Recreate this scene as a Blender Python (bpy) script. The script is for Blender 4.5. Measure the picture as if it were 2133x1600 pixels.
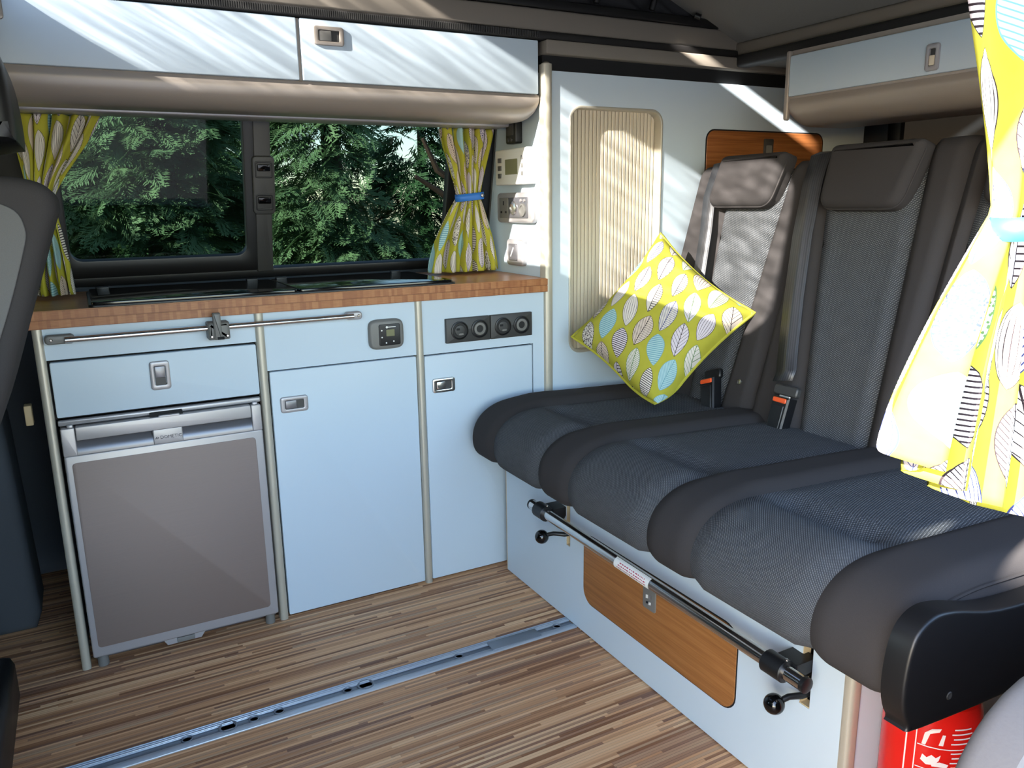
import bpy, bmesh, math, random
from mathutils import Vector, Matrix
random.seed(7)
sc = bpy.context.scene
C = bpy.context.collection
for o in list(bpy.data.objects): bpy.data.objects.remove(o)
PI = math.pi

# ------------------------------------------------------------------ camera
CAM = Vector((0.1084, -1.9307, 1.045)); YAW, PITCH, ROLL, FPX = 0.4942, -0.225, -0.0146, 1643.23
fw = Vector((math.sin(YAW)*math.cos(PITCH), math.cos(YAW)*math.cos(PITCH), math.sin(PITCH)))
rt = Vector((math.cos(YAW), -math.sin(YAW), 0)); up = rt.cross(fw)
r2 = math.cos(ROLL)*rt + math.sin(ROLL)*up; u2 = -math.sin(ROLL)*rt + math.cos(ROLL)*up
cd = bpy.data.cameras.new('camera'); cam = bpy.data.objects.new('camera', cd); C.objects.link(cam)
cd.sensor_fit = 'HORIZONTAL'; cd.sensor_width = 36; cd.lens = FPX/2133*36; cd.clip_start = 0.02
cam.matrix_world = Matrix(((r2.x, u2.x, -fw.x, CAM.x), (r2.y, u2.y, -fw.y, CAM.y), (r2.z, u2.z, -fw.z, CAM.z), (0, 0, 0, 1)))
sc.camera = cam
# ------------------------------------------------------------------ world, sun, exposure
SUN = Vector((2.15, 0.56, -1.0))
wd = bpy.data.worlds.new('world'); sc.world = wd; wd.use_nodes = True
wn = wd.node_tree.nodes; wl = wd.node_tree.links; wn.clear()
sky = wn.new('ShaderNodeTexSky'); sky.sky_type = 'NISHITA'; sky.sun_disc = False
sky.sun_elevation = math.radians(24.2); sky.sun_rotation = math.radians(255); sky.altitude = 100; sky.air_density = 1.0; sky.dust_density = 0.7; sky.ozone_density = 1.0
bg = wn.new('ShaderNodeBackground'); bg.inputs[1].default_value = 0.66
wo = wn.new('ShaderNodeOutputWorld'); wl.new(sky.outputs[0], bg.inputs[0]); wl.new(bg.outputs[0], wo.inputs[0])
sd = bpy.data.lights.new('sun', 'SUN'); so = bpy.data.objects.new('sun', sd); C.objects.link(so)
sd.energy = 24.0; sd.angle = math.radians(0.53); sd.color = (1.0, 0.95, 0.87)
so.rotation_euler = SUN.to_track_quat('-Z', 'Y').to_euler(); so.location = (-3, -2, 4)
sc.view_settings.view_transform = 'Standard'; sc.view_settings.look = 'None'; sc.view_settings.gamma = 1.0
sc.view_settings.use_curve_mapping = False; sc.view_settings.exposure = 1.35

# ------------------------------------------------------------------ material helpers
def lin(c):
    return tuple(((v/255)/12.92 if v/255 <= .04045 else ((v/255+.055)/1.055)**2.4) for v in c)
class S:
    """socket with arithmetic"""
    def __init__(s, t, k): s.t, s.k = t, k
    def _m(s, op, *a):
        n = s.t.nodes.new('ShaderNodeMath'); n.operation = op
        for i, v in enumerate((s,)+a):
            if isinstance(v, S): s.t.links.new(v.k, n.inputs[i])
            else: n.inputs[i].default_value = v
        return S(s.t, n.outputs[0])
    def __add__(s, o): return s._m('ADD', o)
    __radd__ = __add__
    def __mul__(s, o): return s._m('MULTIPLY', o)
    __rmul__ = __mul__
    def __sub__(s, o): return s._m('SUBTRACT', o)
    def __rsub__(s, o): return (s*-1.0) + o
    def __truediv__(s, o): return s._m('DIVIDE', o)
    def lt(s, o): return s._m('LESS_THAN', o)
    def gt(s, o): return s._m('GREATER_THAN', o)
    def floor(s): return s._m('FLOOR')
    def frac(s): return s._m('FRACT')
    def abs(s): return s._m('ABSOLUTE')
    def mod(s, o): return s._m('FLOORED_MODULO', o)
    def max(s, o): return s._m('MAXIMUM', o)
    def min(s, o): return s._m('MINIMUM', o)
    def pow(s, o): return s._m('POWER', o)
    def sin(s): return s._m('SINE')
class M:
    def __init__(s, name):
        s.m = bpy.data.materials.new(name); s.m.use_nodes = True; s.t = s.m.node_tree; s.t.nodes.clear()
        s.out = s.t.nodes.new('ShaderNodeOutputMaterial')
    def n(s, typ, **kw):
        x = s.t.nodes.new(typ)
        for k, v in kw.items(): setattr(x, k, v)
        return x
    def set(s, inp, v):
        if isinstance(v, S): s.t.links.new(v.k, inp)
        elif hasattr(v, 'is_linked'): s.t.links.new(v, inp)
        else: inp.default_value = v
    def coord(s, which='Object'):
        tc = s.n('ShaderNodeTexCoord'); sp = s.n('ShaderNodeSeparateXYZ'); s.t.links.new(tc.outputs[which], sp.inputs[0])
        return [S(s.t, k) for k in sp.outputs]
    def pos(s):
        g = s.n('ShaderNodeNewGeometry'); sp = s.n('ShaderNodeSeparateXYZ'); s.t.links.new(g.outputs['Position'], sp.inputs[0])
        return [S(s.t, k) for k in sp.outputs]
    def vec(s, x, y, z=0.0):
        c = s.n('ShaderNodeCombineXYZ')
        for i, v in enumerate((x, y, z)): s.set(c.inputs[i], v)
        return c.outputs[0]
    def noise(s, v, scale=5., detail=3., rough=.5):
        n = s.n('ShaderNodeTexNoise'); s.t.links.new(v, n.inputs['Vector']); n.inputs['Scale'].default_value = scale
        n.inputs['Detail'].default_value = detail; n.inputs['Roughness'].default_value = rough; return S(s.t, n.outputs[0])
    def white(s, v, out='Value'):
        n = s.n('ShaderNodeTexWhiteNoise'); s.t.links.new(v, n.inputs['Vector']); return S(s.t, n.outputs[out])
    def mix(s, f, a, b):
        n = s.n('ShaderNodeMix', data_type='RGBA'); s.set(n.inputs[0], f); 
        for i, v in ((6, a), (7, b)):
            s.set(n.inputs[i], (*v, 1) if isinstance(v, tuple) and len(v) == 3 else v)
        return S(s.t, n.outputs[2])
    def ramp(s, f, stops, interp='LINEAR'):
        n = s.n('ShaderNodeValToRGB'); n.color_ramp.interpolation = interp; s.set(n.inputs[0], f)
        e = n.color_ramp.elements
        while len(e) < len(stops): e.new(.5)
        for i, (p, c) in enumerate(stops): e[i].position = p; e[i].color = (*c, 1)
        return S(s.t, n.outputs[0])
    def bsdf(s, color, rough=.5, metal=0., spec=.5, bump=None, bstr=.3, bdist=.002, trans=None, coat=0.):
        b = s.n('ShaderNodeBsdfPrincipled')
        s.set(b.inputs['Base Color'], (*color, 1) if isinstance(color, tuple) else color)
        s.set(b.inputs['Roughness'], rough); s.set(b.inputs['Metallic'], metal); s.set(b.inputs['Specular IOR Level'], spec)
        if coat: b.inputs['Coat Weight'].default_value = coat; b.inputs['Coat Roughness'].default_value = .08
        if bump is not None:
            bn = s.n('ShaderNodeBump'); bn.inputs['Strength'].default_value = bstr; bn.inputs['Distance'].default_value = bdist
            s.set(bn.inputs['Height'], bump); s.t.links.new(bn.outputs[0], b.inputs['Normal'])
        k = b.outputs[0]
        if trans:
            tr = s.n('ShaderNodeBsdfTranslucent'); s.set(tr.inputs[0], color if isinstance(color, S) else (*color, 1))
            mx = s.n('ShaderNodeMixShader'); mx.inputs[0].default_value = trans
            s.t.links.new(k, mx.inputs[1]); s.t.links.new(tr.outputs[0], mx.inputs[2]); k = mx.outputs[0]
        s.t.links.new(k, s.out.inputs[0]); return s.m
def plain(name, rgb, rough=.5, metal=0., spec=.5, grain=0., gscale=200., coat=0.):
    m = M(name); c = lin(rgb); bump = None; col = c
    if grain:
        x, y, z = m.pos(); nz = m.noise(m.vec(x, y, z), gscale, 2); bump = nz
        col = m.mix(nz, tuple(v*(1-grain) for v in c), tuple(min(1, v*(1+grain)) for v in c))
    return m.bsdf(col, rough, metal, spec, bump, .15, .001, coat=coat)

MAT = {}
MAT['panel'] = plain('pale_blue_laminate', (190, 204, 215), .38, 0, .4)
MAT['post'] = plain('champagne_edge_trim', (186, 180, 165), .35, .35)
MAT['champ'] = plain('champagne_moulding', (160, 150, 141), .36, .25)
MAT['plywood_edge'] = plain('plywood_edge', (196, 172, 132), .6)
MAT['black'] = plain('black_plastic', (18, 18, 20), .42)
MAT['blackgloss'] = plain('black_gloss', (8, 8, 9), .08)
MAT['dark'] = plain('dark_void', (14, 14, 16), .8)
MAT['dgrey'] = plain('dark_grey_plastic', (58, 57, 56), .45)
MAT['mgrey'] = plain('mid_grey_plastic', (112, 110, 106), .42)
MAT['silver'] = plain('satin_silver_plastic', (168, 164, 165), .34, .35)
MAT['silverdark'] = plain('dark_satin_silver', (118, 116, 120), .3, .5)
MAT['chrome'] = plain('brushed_chrome', (200, 196, 192), .22, .95)
MAT['steel'] = plain('polished_steel', (210, 206, 202), .16, 1.0)
MAT['white'] = plain('white_plastic', (236, 234, 228), .35)
MAT['cream'] = plain('cream_plastic', (226, 214, 190), .4)
MAT['lcd'] = plain('lcd_display', (122, 122, 92), .2)
MAT['red'] = plain('red_enamel', (214, 30, 24), .25, 0, .5)
MAT['redtext'] = plain('red_print', (176, 60, 82), .6)
MAT['darktext'] = plain('dark_print', (50, 50, 55), .6)
MAT['whitetext'] = plain('white_print', (235, 225, 225), .6)
MAT['blueband'] = plain('blue_strap', (44, 110, 190), .5)
MAT['orange'] = plain('orange_plastic', (238, 92, 40), .45)
MAT['headliner'] = plain('grey_headliner', (120, 117, 112), .9, 0, .1, .08, 300)
MAT['lip'] = plain('taupe_roof_lip', (120, 112, 102), .7)
MAT['gasket'] = plain('rubber_gasket', (30, 28, 28), .6)
MAT['canvas'] = plain('charcoal_canvas', (46, 46, 48), .9, 0, .1, .1, 400)
MAT['vanpaint'] = plain('slate_trim', (70, 74, 80), .7, 0, .2, .05, 200)
MAT['greytrim'] = plain('grey_side_trim', (112, 108, 108), .75, 0, .2, .06, 300)
MAT['fabric'] = plain('charcoal_seat_fabric', (58, 55, 55), .92, 0, .15, .18, 900)
MAT['fabric_lt'] = plain('taupe_seat_fabric', (98, 96, 95), .92, 0, .15, .12, 900)
MAT['webbing'] = None
MAT['gravel'] = plain('pale_gravel', (122, 123, 125), .95, 0, .1, .25, 60)

def mk_weave():
    m = M('woven_seat_insert'); u, v, _ = m.coord('UV')
    k = 210.0
    a = ((u*k + v*k*.55).frac()-.5).abs(); b = ((v*k*1.1 - u*k*.3).frac()-.5).abs()
    w = (a*b*4.0)
    n = m.noise(m.vec(u, v), 40, 2)
    col = m.ramp(w + n*.12, [(0.0, lin((50, 52, 56))), (.40, lin((82, 84, 87))), (1.0, lin((140, 141, 142)))])
    return m.bsdf(col, .95, 0, .1, w, .5, .002)
MAT['weave'] = mk_weave()
def mk_web():
    m = M('seat_belt_webbing'); u, v, _ = m.coord('UV')
    r = ((u*9.0).frac()-.5).abs()
    return m.bsdf(m.ramp(r, [(0, lin((34, 34, 37))), (.5, lin((62, 62, 66)))]), .38, 0, .7, r, .4, .001)
MAT['webbing'] = mk_web()

def mk_floor():
    m = M('zebrano_strip_vinyl'); x, y, z = m.pos()
    k = 1/.0065
    row = (y*k).floor(); rx = m.white(m.vec(row, 3.3)); 
    col = (x/.38 + rx*7.0).floor(); r = m.white(m.vec(row, col)); r2_ = m.white(m.vec(row, col, 4.7))
    nz = m.noise(m.vec(x*1.3, y*120.0), 3.0, 4, .6)
    nz2 = m.noise(m.vec(x*.7, y*9.0), 4.0, 3)
    t = r*.62 + nz*.40 + nz2*.16 - .09
    c = m.ramp(t, [(.05, lin((92, 56, 36))), (.26, lin((156, 106, 72))), (.42, lin((206, 150, 106))), (.66, lin((232, 178, 130))), (1.0, lin((248, 212, 164)))])
    c = m.mix((r2_.gt(.72))*.45, c, lin((140, 106, 92)))
    fr = (y*k).frac(); edge = fr.lt(.10)
    c = m.mix(edge*(.15+r2_*.6), c, lin((44, 28, 22)))
    return m.bsdf(c, .5, 0, .35, nz*.4-edge*.5, .25, .0008)
MAT['floor'] = mk_floor()

def mk_bamboo(name, base, dark, light, rough=.4, axis=0):
    m = M(name); p = m.pos(); a = p[axis]; b = p[1-axis] if axis < 2 else p[0]; z = p[2]
    n1 = m.noise(m.vec(a*3.0, b*60.0, z*110.0), 2.0, 4, .6)
    n2 = m.noise(m.vec(a*1.2, b*14.0, z*30.0), 3.0, 2)
    c = m.ramp(n1*.6+n2*.4, [(.25, lin(dark)), (.5, lin(base)), (.75, lin(light))])
    return m.bsdf(c, rough, 0, .4, n1, .08, .0006)
MAT['bamboo'] = mk_bamboo('caramel_bamboo', (150, 98, 52), (118, 72, 36), (176, 122, 72), .42, 1)
MAT['bamboo_x'] = mk_bamboo('caramel_bamboo_flap', (142, 86, 46), (104, 58, 28), (166, 108, 62), .4, 0)
MAT['worktop'] = mk_bamboo('bamboo_worktop', (172, 116, 72), (150, 96, 56), (190, 136, 92), .34, 0)
def mk_edge():
    m = M('bamboo_ply_edge'); x, y, z = m.pos()
    lay = ((z-.7995)/.0187).floor(); fr = ((z-.7995)/.0187).frac()
    xs = x + lay*.013
    r = m.white(m.vec((xs/.0075).floor(), lay)); n = m.noise(m.vec(x*6, z*200.), 6, 3)
    c = m.ramp(r*.30+n*.70, [(.15, lin((122, 70, 40))), (.5, lin((160, 104, 64))), (.85, lin((186, 132, 86)))])
    c = m.mix(fr.lt(.10)*.6, c, lin((108, 60, 32)))
    return m.bsdf(c, .42, 0, .4)
MAT['wt_edge'] = mk_edge()

def mk_steelpanel():
    m = M('brushed_fridge_panel'); x, y, z = m.pos()
    n = m.noise(m.vec(x*3., y, z*900.), 2., 3)
    c = m.mix(n, lin((132, 117, 111)), lin((143, 128, 121)))
    return m.bsdf(c, .62, .6, .5, n, .05, .0003)
MAT['fridge_panel'] = mk_steelpanel()

def mk_leafprint():
    """leaf print in cloth coordinates (UV in metres)"""
    m = M('leaf_print_cotton'); u, v, _ = m.coord('UV')
    an = math.radians(-8); ca, sa = math.cos(an), math.sin(an)
    U = u*ca - v*sa; V = u*sa + v*ca
    A, B = .064, .104
    row = (U/A).floor(); Vs = V/B + row*.5 + m.white(m.vec(row, 9.1))*.18
    cell = Vs.floor()
    r1 = m.white(m.vec(row, cell, .5)); r2_ = m.white(m.vec(row, cell, 1.7)); r3 = m.white(m.vec(row, cell, 2.9)); r4 = m.white(m.vec(row, cell, 4.3))
    p0 = (U/A).frac()-.5; q0 = Vs.frac()-.5          # cell coords
    P = p0*A; Q = q0*B
    tilt = (r4-.5)*.5
    p = P + Q*tilt; q = Q - P*tilt
    L = .045 + r2_*.007; t = q/L
    tt = (1.0 - t*t).max(0.0)
    W = (tt.pow(.82))*(.0225 + r3*.0085)*(1.0 + t*.18)
    ap = p.abs(); inside = ap.lt(W)
    outl = ap.gt(W - .0015)*inside
    rel = p/(W.max(.0005))
    # patterns
    mid = ap.lt(.0010)
    vein = ((q*135.0 - ap*140.0).frac()).lt(.24).max(mid)
    longi = ((rel*3.2+.5).frac()).lt(.16)
    hor = ((q*165.0 + p*25.).frac()).lt(.36)
    dots = m.n('ShaderNodeTexVoronoi'); m.t.links.new(m.vec(u, v), dots.inputs['Vector']); dots.inputs['Scale'].default_value = 270.
    dot = S(m.t, dots.outputs['Distance']).lt(.42)
    half = (((q*140.0).frac()).lt(.25)*(p.gt(0.0))).max(mid)
    sparse = ((q*72.0 - ap*85.0).frac()).lt(.12).max(mid)
    def sel(lo, hi): return r1.gt(lo)*(r1.lt(hi))
    pat = vein*sel(-.1, .22) + longi*sel(.22, .42) + hor*sel(.42, .56) + dot*sel(.56, .68) + half*sel(.68, .82) + sparse*sel(.82, 1.1)
    ink = (pat.max(outl)).min(1.0)
    fill = m.ramp(r3, [(0, lin((224, 216, 206))), (.45, lin((216, 206, 212))), (.68, lin((168, 202, 204))), (.84, lin((224, 206, 190)))], 'CONSTANT')
    inkc = m.ramp(r2_, [(0, lin((46, 36, 40))), (.5, lin((58, 66, 122))), (.7, lin((98, 130, 78))), (.82, lin((52, 40, 40)))], 'CONSTANT')
    inkc = m.mix(r3.gt(.68)*(r3.lt(.84)), inkc, lin((112, 158, 168)))
    leaf = m.mix(ink, fill, inkc)
    n = m.noise(m.vec(u, v), 30., 2)
    base = m.mix(n, lin((170, 166, 52)), lin((188, 182, 70)))
    col = m.mix(inside, base, leaf)
    wv = m.noise(m.vec(u, v), 900., 1)
    return m.bsdf(col, .85, 0, .2, wv, .2, .0006, trans=.18)
MAT['leaf'] = mk_leafprint()

def mk_glass(name, tint, refl=1.0, rough=.0):
    m = M(name)
    tr = m.n('ShaderNodeBsdfTransparent'); tr.inputs[0].default_value = (*tint, 1)
    gl = m.n('ShaderNodeBsdfGlossy'); gl.inputs['Roughness'].default_value = rough; gl.inputs[0].default_value = (1, 1, 1, 1)
    ge = m.n('ShaderNodeNewGeometry'); dp = m.n('ShaderNodeVectorMath', operation='DOT_PRODUCT')      # Schlick reflectance, the same from either side of the sheet
    m.t.links.new(ge.outputs['Incoming'], dp.inputs[0]); m.t.links.new(ge.outputs['Normal'], dp.inputs[1])
    fr = (1.0 - S(m.t, dp.outputs['Value']).abs()).pow(5.0)*.96 + .04
    mx = m.n('ShaderNodeMixShader'); m.set(mx.inputs[0], fr*refl)
    m.t.links.new(tr.outputs[0], mx.inputs[1]); m.t.links.new(gl.outputs[0], mx.inputs[2]); m.t.links.new(mx.outputs[0], m.out.inputs[0])
    return m.m
MAT['glass'] = mk_glass('privacy_glass', (.32, .35, .345), .22)
def mk_vinyl():
    m = M('rippled_clear_vinyl'); x, y, z = m.pos()
    n = m.noise(m.vec(y*5.0 + z*6., z*26.0 - y*9.), 1.6, 4, .55)
    c = m.ramp(n, [(.30, (.32, .32, .32)), (.5, (.46, .46, .46)), (.68, (.66, .66, .66))])
    tr = m.n('ShaderNodeBsdfTransparent'); m.set(tr.inputs[0], c)
    m.t.links.new(tr.outputs[0], m.out.inputs[0]); return m.m
MAT['vinyl'] = mk_vinyl(); MAT['rearglass'] = mk_glass('dark_rear_glass', (.05, .04, .035), .4); MAT['clearglass'] = mk_glass('clear_glass', (.93, .95, .94), .8)
def mk_leafgreen(name, a, b):
    m = M(name); x, y, z = m.pos(); n = m.noise(m.vec(x, y, z), 7., 3)
    return m.bsdf(m.mix(n, lin(a), lin(b)), .65, 0, .25, trans=.2)
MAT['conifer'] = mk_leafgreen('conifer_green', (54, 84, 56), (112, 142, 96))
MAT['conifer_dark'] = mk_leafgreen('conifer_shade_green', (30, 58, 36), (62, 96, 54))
MAT['bark'] = plain('bark', (62, 50, 42), .9, 0, .1, .3, 30)
MAT['grass'] = plain('lawn', (70, 96, 44), .95, 0, .1, .3, 40)

# ------------------------------------------------------------------ mesh helpers
def link(name, verts, faces, mat, parent=None, smooth=False, uvs=None, mats=None, fm=None):
    base = Vector((0, 0, 0))
    if parent is not None:
        q = parent
        while q is not None: base += q.location; q = q.parent
    me = bpy.data.meshes.new(name)
    me.from_pydata([tuple(Vector(v)-base) for v in verts], [], faces)
    for mm in (mats or [mat]): me.materials.append(MAT[mm] if isinstance(mm, str) else mm)
    if fm: me.polygons.foreach_set('material_index', fm)
    if smooth: me.polygons.foreach_set('use_smooth', [True]*len(me.polygons))
    if uvs:
        ul = me.uv_layers.new(name='uv')
        for l in me.loops: ul.data[l.index].uv = uvs[l.vertex_index]
    me.update()
    o = bpy.data.objects.new(name, me); C.objects.link(o)
    if parent is not None: o.parent = parent
    return o
def fixn(o):
    bm = bmesh.new(); bm.from_mesh(o.data); bmesh.ops.recalc_face_normals(bm, faces=bm.faces); bm.to_mesh(o.data); bm.free(); return o
def autosmooth(o, ang=35):
    bm = bmesh.new(); bm.from_mesh(o.data); bmesh.ops.recalc_face_normals(bm, faces=bm.faces)
    for f in bm.faces: f.smooth = True
    for e in bm.edges:
        if len(e.link_faces) == 2 and e.calc_face_angle() > math.radians(ang): e.smooth = False
    bm.to_mesh(o.data); bm.free(); return o
def tag(o, label, cat, group=None):
    o['label'] = label; o['category'] = cat
    if group: o['group'] = group
    return o
def thing(name, label, cat, loc=(0, 0, 0), group=None):
    o = bpy.data.objects.new(name, None); C.objects.link(o); o.location = loc; o.empty_display_size = .05
    return tag(o, label, cat, group)
def struct(o): o['kind'] = 'structure'; return o
def box(name, x0, x1, y0, y1, z0, z1, mat, parent=None, bev=0., seg=2):
    vs = [(x, y, z) for x in (x0, x1) for y in (y0, y1) for z in (z0, z1)]
    fs = [(0, 1, 3, 2), (4, 6, 7, 5), (0, 4, 5, 1), (2, 3, 7, 6), (0, 2, 6, 4), (1, 5, 7, 3)]
    o = link(name, vs, fs, mat, parent)
    if bev:
        bm = bmesh.new(); bm.from_mesh(o.data)
        bmesh.ops.bevel(bm, geom=bm.edges[:], offset=bev, segments=seg, profile=.5, affect='EDGES', clamp_overlap=True)
        bm.to_mesh(o.data); bm.free(); autosmooth(o, 50)
    else: fixn(o)
    return o
def rr(cx, cy, w, h, r, seg=6):
    r = min(r, w/2-1e-5, h/2-1e-5); pts = []
    for (sx, sy, a0) in ((1, 1, 0), (-1, 1, 90), (-1, -1, 180), (1, -1, 270)):
        for k in range(seg+1):
            a = math.radians(a0 + 90*k/seg); pts.append((cx+sx*(w/2-r)+r*math.cos(a), cy+sy*(h/2-r)+r*math.sin(a)))
    return pts
def rr2(x0, x1, z0, z1, r=.002, seg=6): return rr((x0+x1)/2, (z0+z1)/2, x1-x0, z1-z0, r, seg)
FY = (Vector((1, 0, 0)), Vector((0, 0, 1)), Vector((0, -1, 0)))        # faces the aisle, -Y
FX = (Vector((0, -1, 0)), Vector((0, 0, 1)), Vector((-1, 0, 0)))       # faces -X  (u = -y)
FZ = (Vector((1, 0, 0)), Vector((0, 1, 0)), Vector((0, 0, 1)))         # faces up
def inset(pts, d):
    n = len(pts); out = []
    for i in range(n):
        a, b, c = pts[i-1], pts[i], pts[(i+1) % n]
        e1 = Vector((b[0]-a[0], b[1]-a[1])); e2 = Vector((c[0]-b[0], c[1]-b[1]))
        n1 = Vector((-e1.y, e1.x)); n2 = Vector((-e2.y, e2.x))
        if n1.length > 1e-9: n1.normalize()
        if n2.length > 1e-9: n2.normalize()
        m_ = n1+n2
        if m_.length < 1e-6: m_ = n1
        m_.normalize(); cs = max(.4, m_.dot(n1 if n1.length > 0 else n2)); out.append((b[0]+m_.x*d/cs, b[1]+m_.y*d/cs))
    return out
def slab(name, pts, fr, off, depth, mat, parent=None, bev=.0, seg=3, ins=0.):
    """prism of outline pts (2D in frame), back at plane offset `off` along the frame's normal origin, thickness depth, rounded front edge"""
    e1, e2, n = fr; rings = [(0., 0.)]
    if bev:
        for k in range(seg+1):
            a = PI/2*k/seg; rings.append((bev*(1-math.cos(a)), depth-bev+bev*math.sin(a)))
    else: rings.append((ins, depth))
    vs = []; N = len(pts)
    for ind, h in rings:
        q = inset(pts, ind) if ind else pts
        for p in q: vs.append(e1*p[0]+e2*p[1]+n*(off+h))
    fs = [tuple(range(N-1, -1, -1))]
    for k in range(len(rings)-1):
        for i in range(N): fs.append((k*N+i, k*N+(i+1) % N, (k+1)*N+(i+1) % N, (k+1)*N+i))
    fs.append(tuple((len(rings)-1)*N+i for i in range(N)))
    return autosmooth(link(name, vs, fs, mat, parent), 40)
def ring(name, outer, inner, fr, off, depth, mat, parent=None, bev=0., bev_in=None):
    e1, e2, n = fr; N = len(outer); vs = []; L = []
    bi = bev if bev_in is None else bev_in
    L.append((outer, 0)); L.append((outer, depth-bev)) 
    if bev: L.append((inset(outer, bev*.3), depth-bev*.3)); L.append((inset(outer, bev), depth))
    if bi: L.append((inset(inner, -bi), depth)); L.append((inset(inner, -bi*.3), depth-bi*.3))
    L.append((inner, depth-bi)); L.append((inner, 0))
    for q, h in L:
        for p in q: vs.append(e1*p[0]+e2*p[1]+n*(off+h))
    fs = []
    for k in range(len(L)):
        k2 = (k+1) % len(L)
        for i in range(N): fs.append((k*N+i, k*N+(i+1) % N, k2*N+(i+1) % N, k2*N+i))
    return autosmooth(link(name, vs, fs, mat, parent), 40)
def tube(name, path, r, mat, parent=None, seg=10, closed=False, caps=True):
    P = [Vector(p) for p in path]; n = len(P); vs = []; fs = []; prev = None
    rad = r if isinstance(r, (list, tuple)) else [r]*n
    for i in range(n):
        if closed: t = P[(i+1) % n]-P[i-1]
        else: t = (P[min(i+1, n-1)]-P[max(i-1, 0)])
        t.normalize()
        if prev is None:
            a = t.cross(Vector((0, 0, 1)));
            if a.length < .05: a = t.cross(Vector((1, 0, 0)))
        else: a = prev - t*prev.dot(t)
        a.normalize(); b = t.cross(a); prev = a
        for k in range(seg):
            g = 2*PI*k/seg; vs.append(P[i]+(a*math.cos(g)+b*math.sin(g))*rad[i])
    for i in range(n if closed else n-1):
        j = (i+1) % n
        for k in range(seg): fs.append((i*seg+k, i*seg+(k+1) % seg, j*seg+(k+1) % seg, j*seg+k))
    if caps and not closed: fs.append(tuple(range(seg-1, -1, -1))); fs.append(tuple((n-1)*seg+k for k in range(seg)))
    return autosmooth(link(name, vs, fs, mat, parent), 50)
def lathe(name, prof, origin, axis, mat, parent=None, seg=24):
    """prof: (radius, height) along axis"""
    o = Vector(origin); ax = Vector(axis).normalized(); a = ax.cross(Vector((0, 0, 1)))
    if a.length < .05: a = ax.cross(Vector((1, 0, 0)))
    a.normalize(); b = ax.cross(a); vs = []; fs = []
    for r, h in prof:
        for k in range(seg):
            g = 2*PI*k/seg; vs.append(o+ax*h+(a*math.cos(g)+b*math.sin(g))*max(r, 1e-5))
    for i in range(len(prof)-1):
        for k in range(seg): fs.append((i*seg+k, i*seg+(k+1) % seg, (i+1)*seg+(k+1) % seg, (i+1)*seg+k))
    fs.append(tuple(range(seg-1, -1, -1))); fs.append(tuple((len(prof)-1)*seg+k for k in range(seg)))
    return autosmooth(link(name, vs, fs, mat, parent), 40)
def grid(name, nu, nv, f, mat, parent=None, uv=None, thick=0., closed_u=False):
    vs = []; us = []; fs = []
    for j in range(nv+1):
        for i in range(nu+1):
            p = f(i/nu, j/nv); vs.append(p); us.append(uv(i/nu, j/nv) if uv else (p[0], p[1]))
    for j in range(nv):
        for i in range(nu):
            a = j*(nu+1)+i; fs.append((a, a+1, a+nu+2, a+nu+1))
    o = link(name, vs, fs, mat, parent, True, us)
    if thick:
        md = o.modifiers.new('thickness', 'SOLIDIFY'); md.thickness = thick; md.offset = 0
    return o
def text_mesh(name, s, size, mat, parent, place, ext=.0004):
    cu = bpy.data.curves.new(name, 'FONT'); cu.body = s; cu.size = size; cu.align_x = 'CENTER'; cu.align_y = 'CENTER'; cu.extrude = ext; cu.resolution_u = 2
    to = bpy.data.objects.new(name+'_tmp', cu); C.objects.link(to)
    me = bpy.data.meshes.new_from_object(to); bpy.data.objects.remove(to)
    vs = [place(v.co.x, v.co.y, v.co.z) for v in me.vertices]; fs = [tuple(p.vertices) for p in me.polygons]
    return link(name, vs, fs, mat, parent)
def latch(door, cx, cz, fr, off, horiz=True, flip=False, w=.067, h=.039, bez='silver', pad='silverdark'):
    """push latch: bezel ring, sliding paddle, dark recess"""
    e1, e2, n = fr
    if not horiz: w, h = h, w
    r = ring('handle_bezel', rr(cx, cz, w, h, .007, 4), rr(cx, cz, w-.022 if horiz else w-.018, h-.018 if horiz else h-.022, .003, 4), fr, off, .006, bez, door, .003, .0015)
    slab('handle_recess', rr(cx, cz, w-.02, h-.018, .003, 2), fr, off, .0008, 'dgrey', door)
    if horiz:
        pw = (w-.024)*.62; px = cx + (-1 if not flip else 1)*((w-.024)-pw)/2
        slab('handle_paddle', rr(px, cz, pw, h-.020, .002, 2), fr, off+.0008, .004, pad, door, .001, 2)
    else:
        ph = (h-.024)*.62; pz = cz + (1 if not flip else -1)*((h-.024)-ph)/2
        slab('handle_paddle', rr(cx, pz, w-.020, ph, .002, 2), fr, off+.0008, .004, pad, door, .001, 2)
def sm(P, k=5):
    n = len(P); out = []
    for i in range(n):
        p0, p1, p2, p3 = P[i-1], P[i], P[(i+1) % n], P[(i+2) % n]
        for j in range(k):
            f = j/k; out.append(tuple(.5*((2*p1[c])+(-p0[c]+p2[c])*f+(2*p0[c]-5*p1[c]+4*p2[c]-p3[c])*f*f+(-p0[c]+3*p1[c]-3*p2[c]+p3[c])*f**3) for c in (0, 1)))
    return out
def screw(parent, p, n, r=.004, mat='chrome'):
    lathe('screw', [(r, 0), (r, .0008), (r*.6, .002)], p, n, mat, parent, 10)

# ================================================================== SETTING
def wy(z): return .31 + (1.30-z)*.25           # inner face of the driver-side wall leans outwards towards the floor
fl = struct(box('floor', -.75, 2.62, -1.60, .62, -.03, 0, 'floor'))
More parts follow.
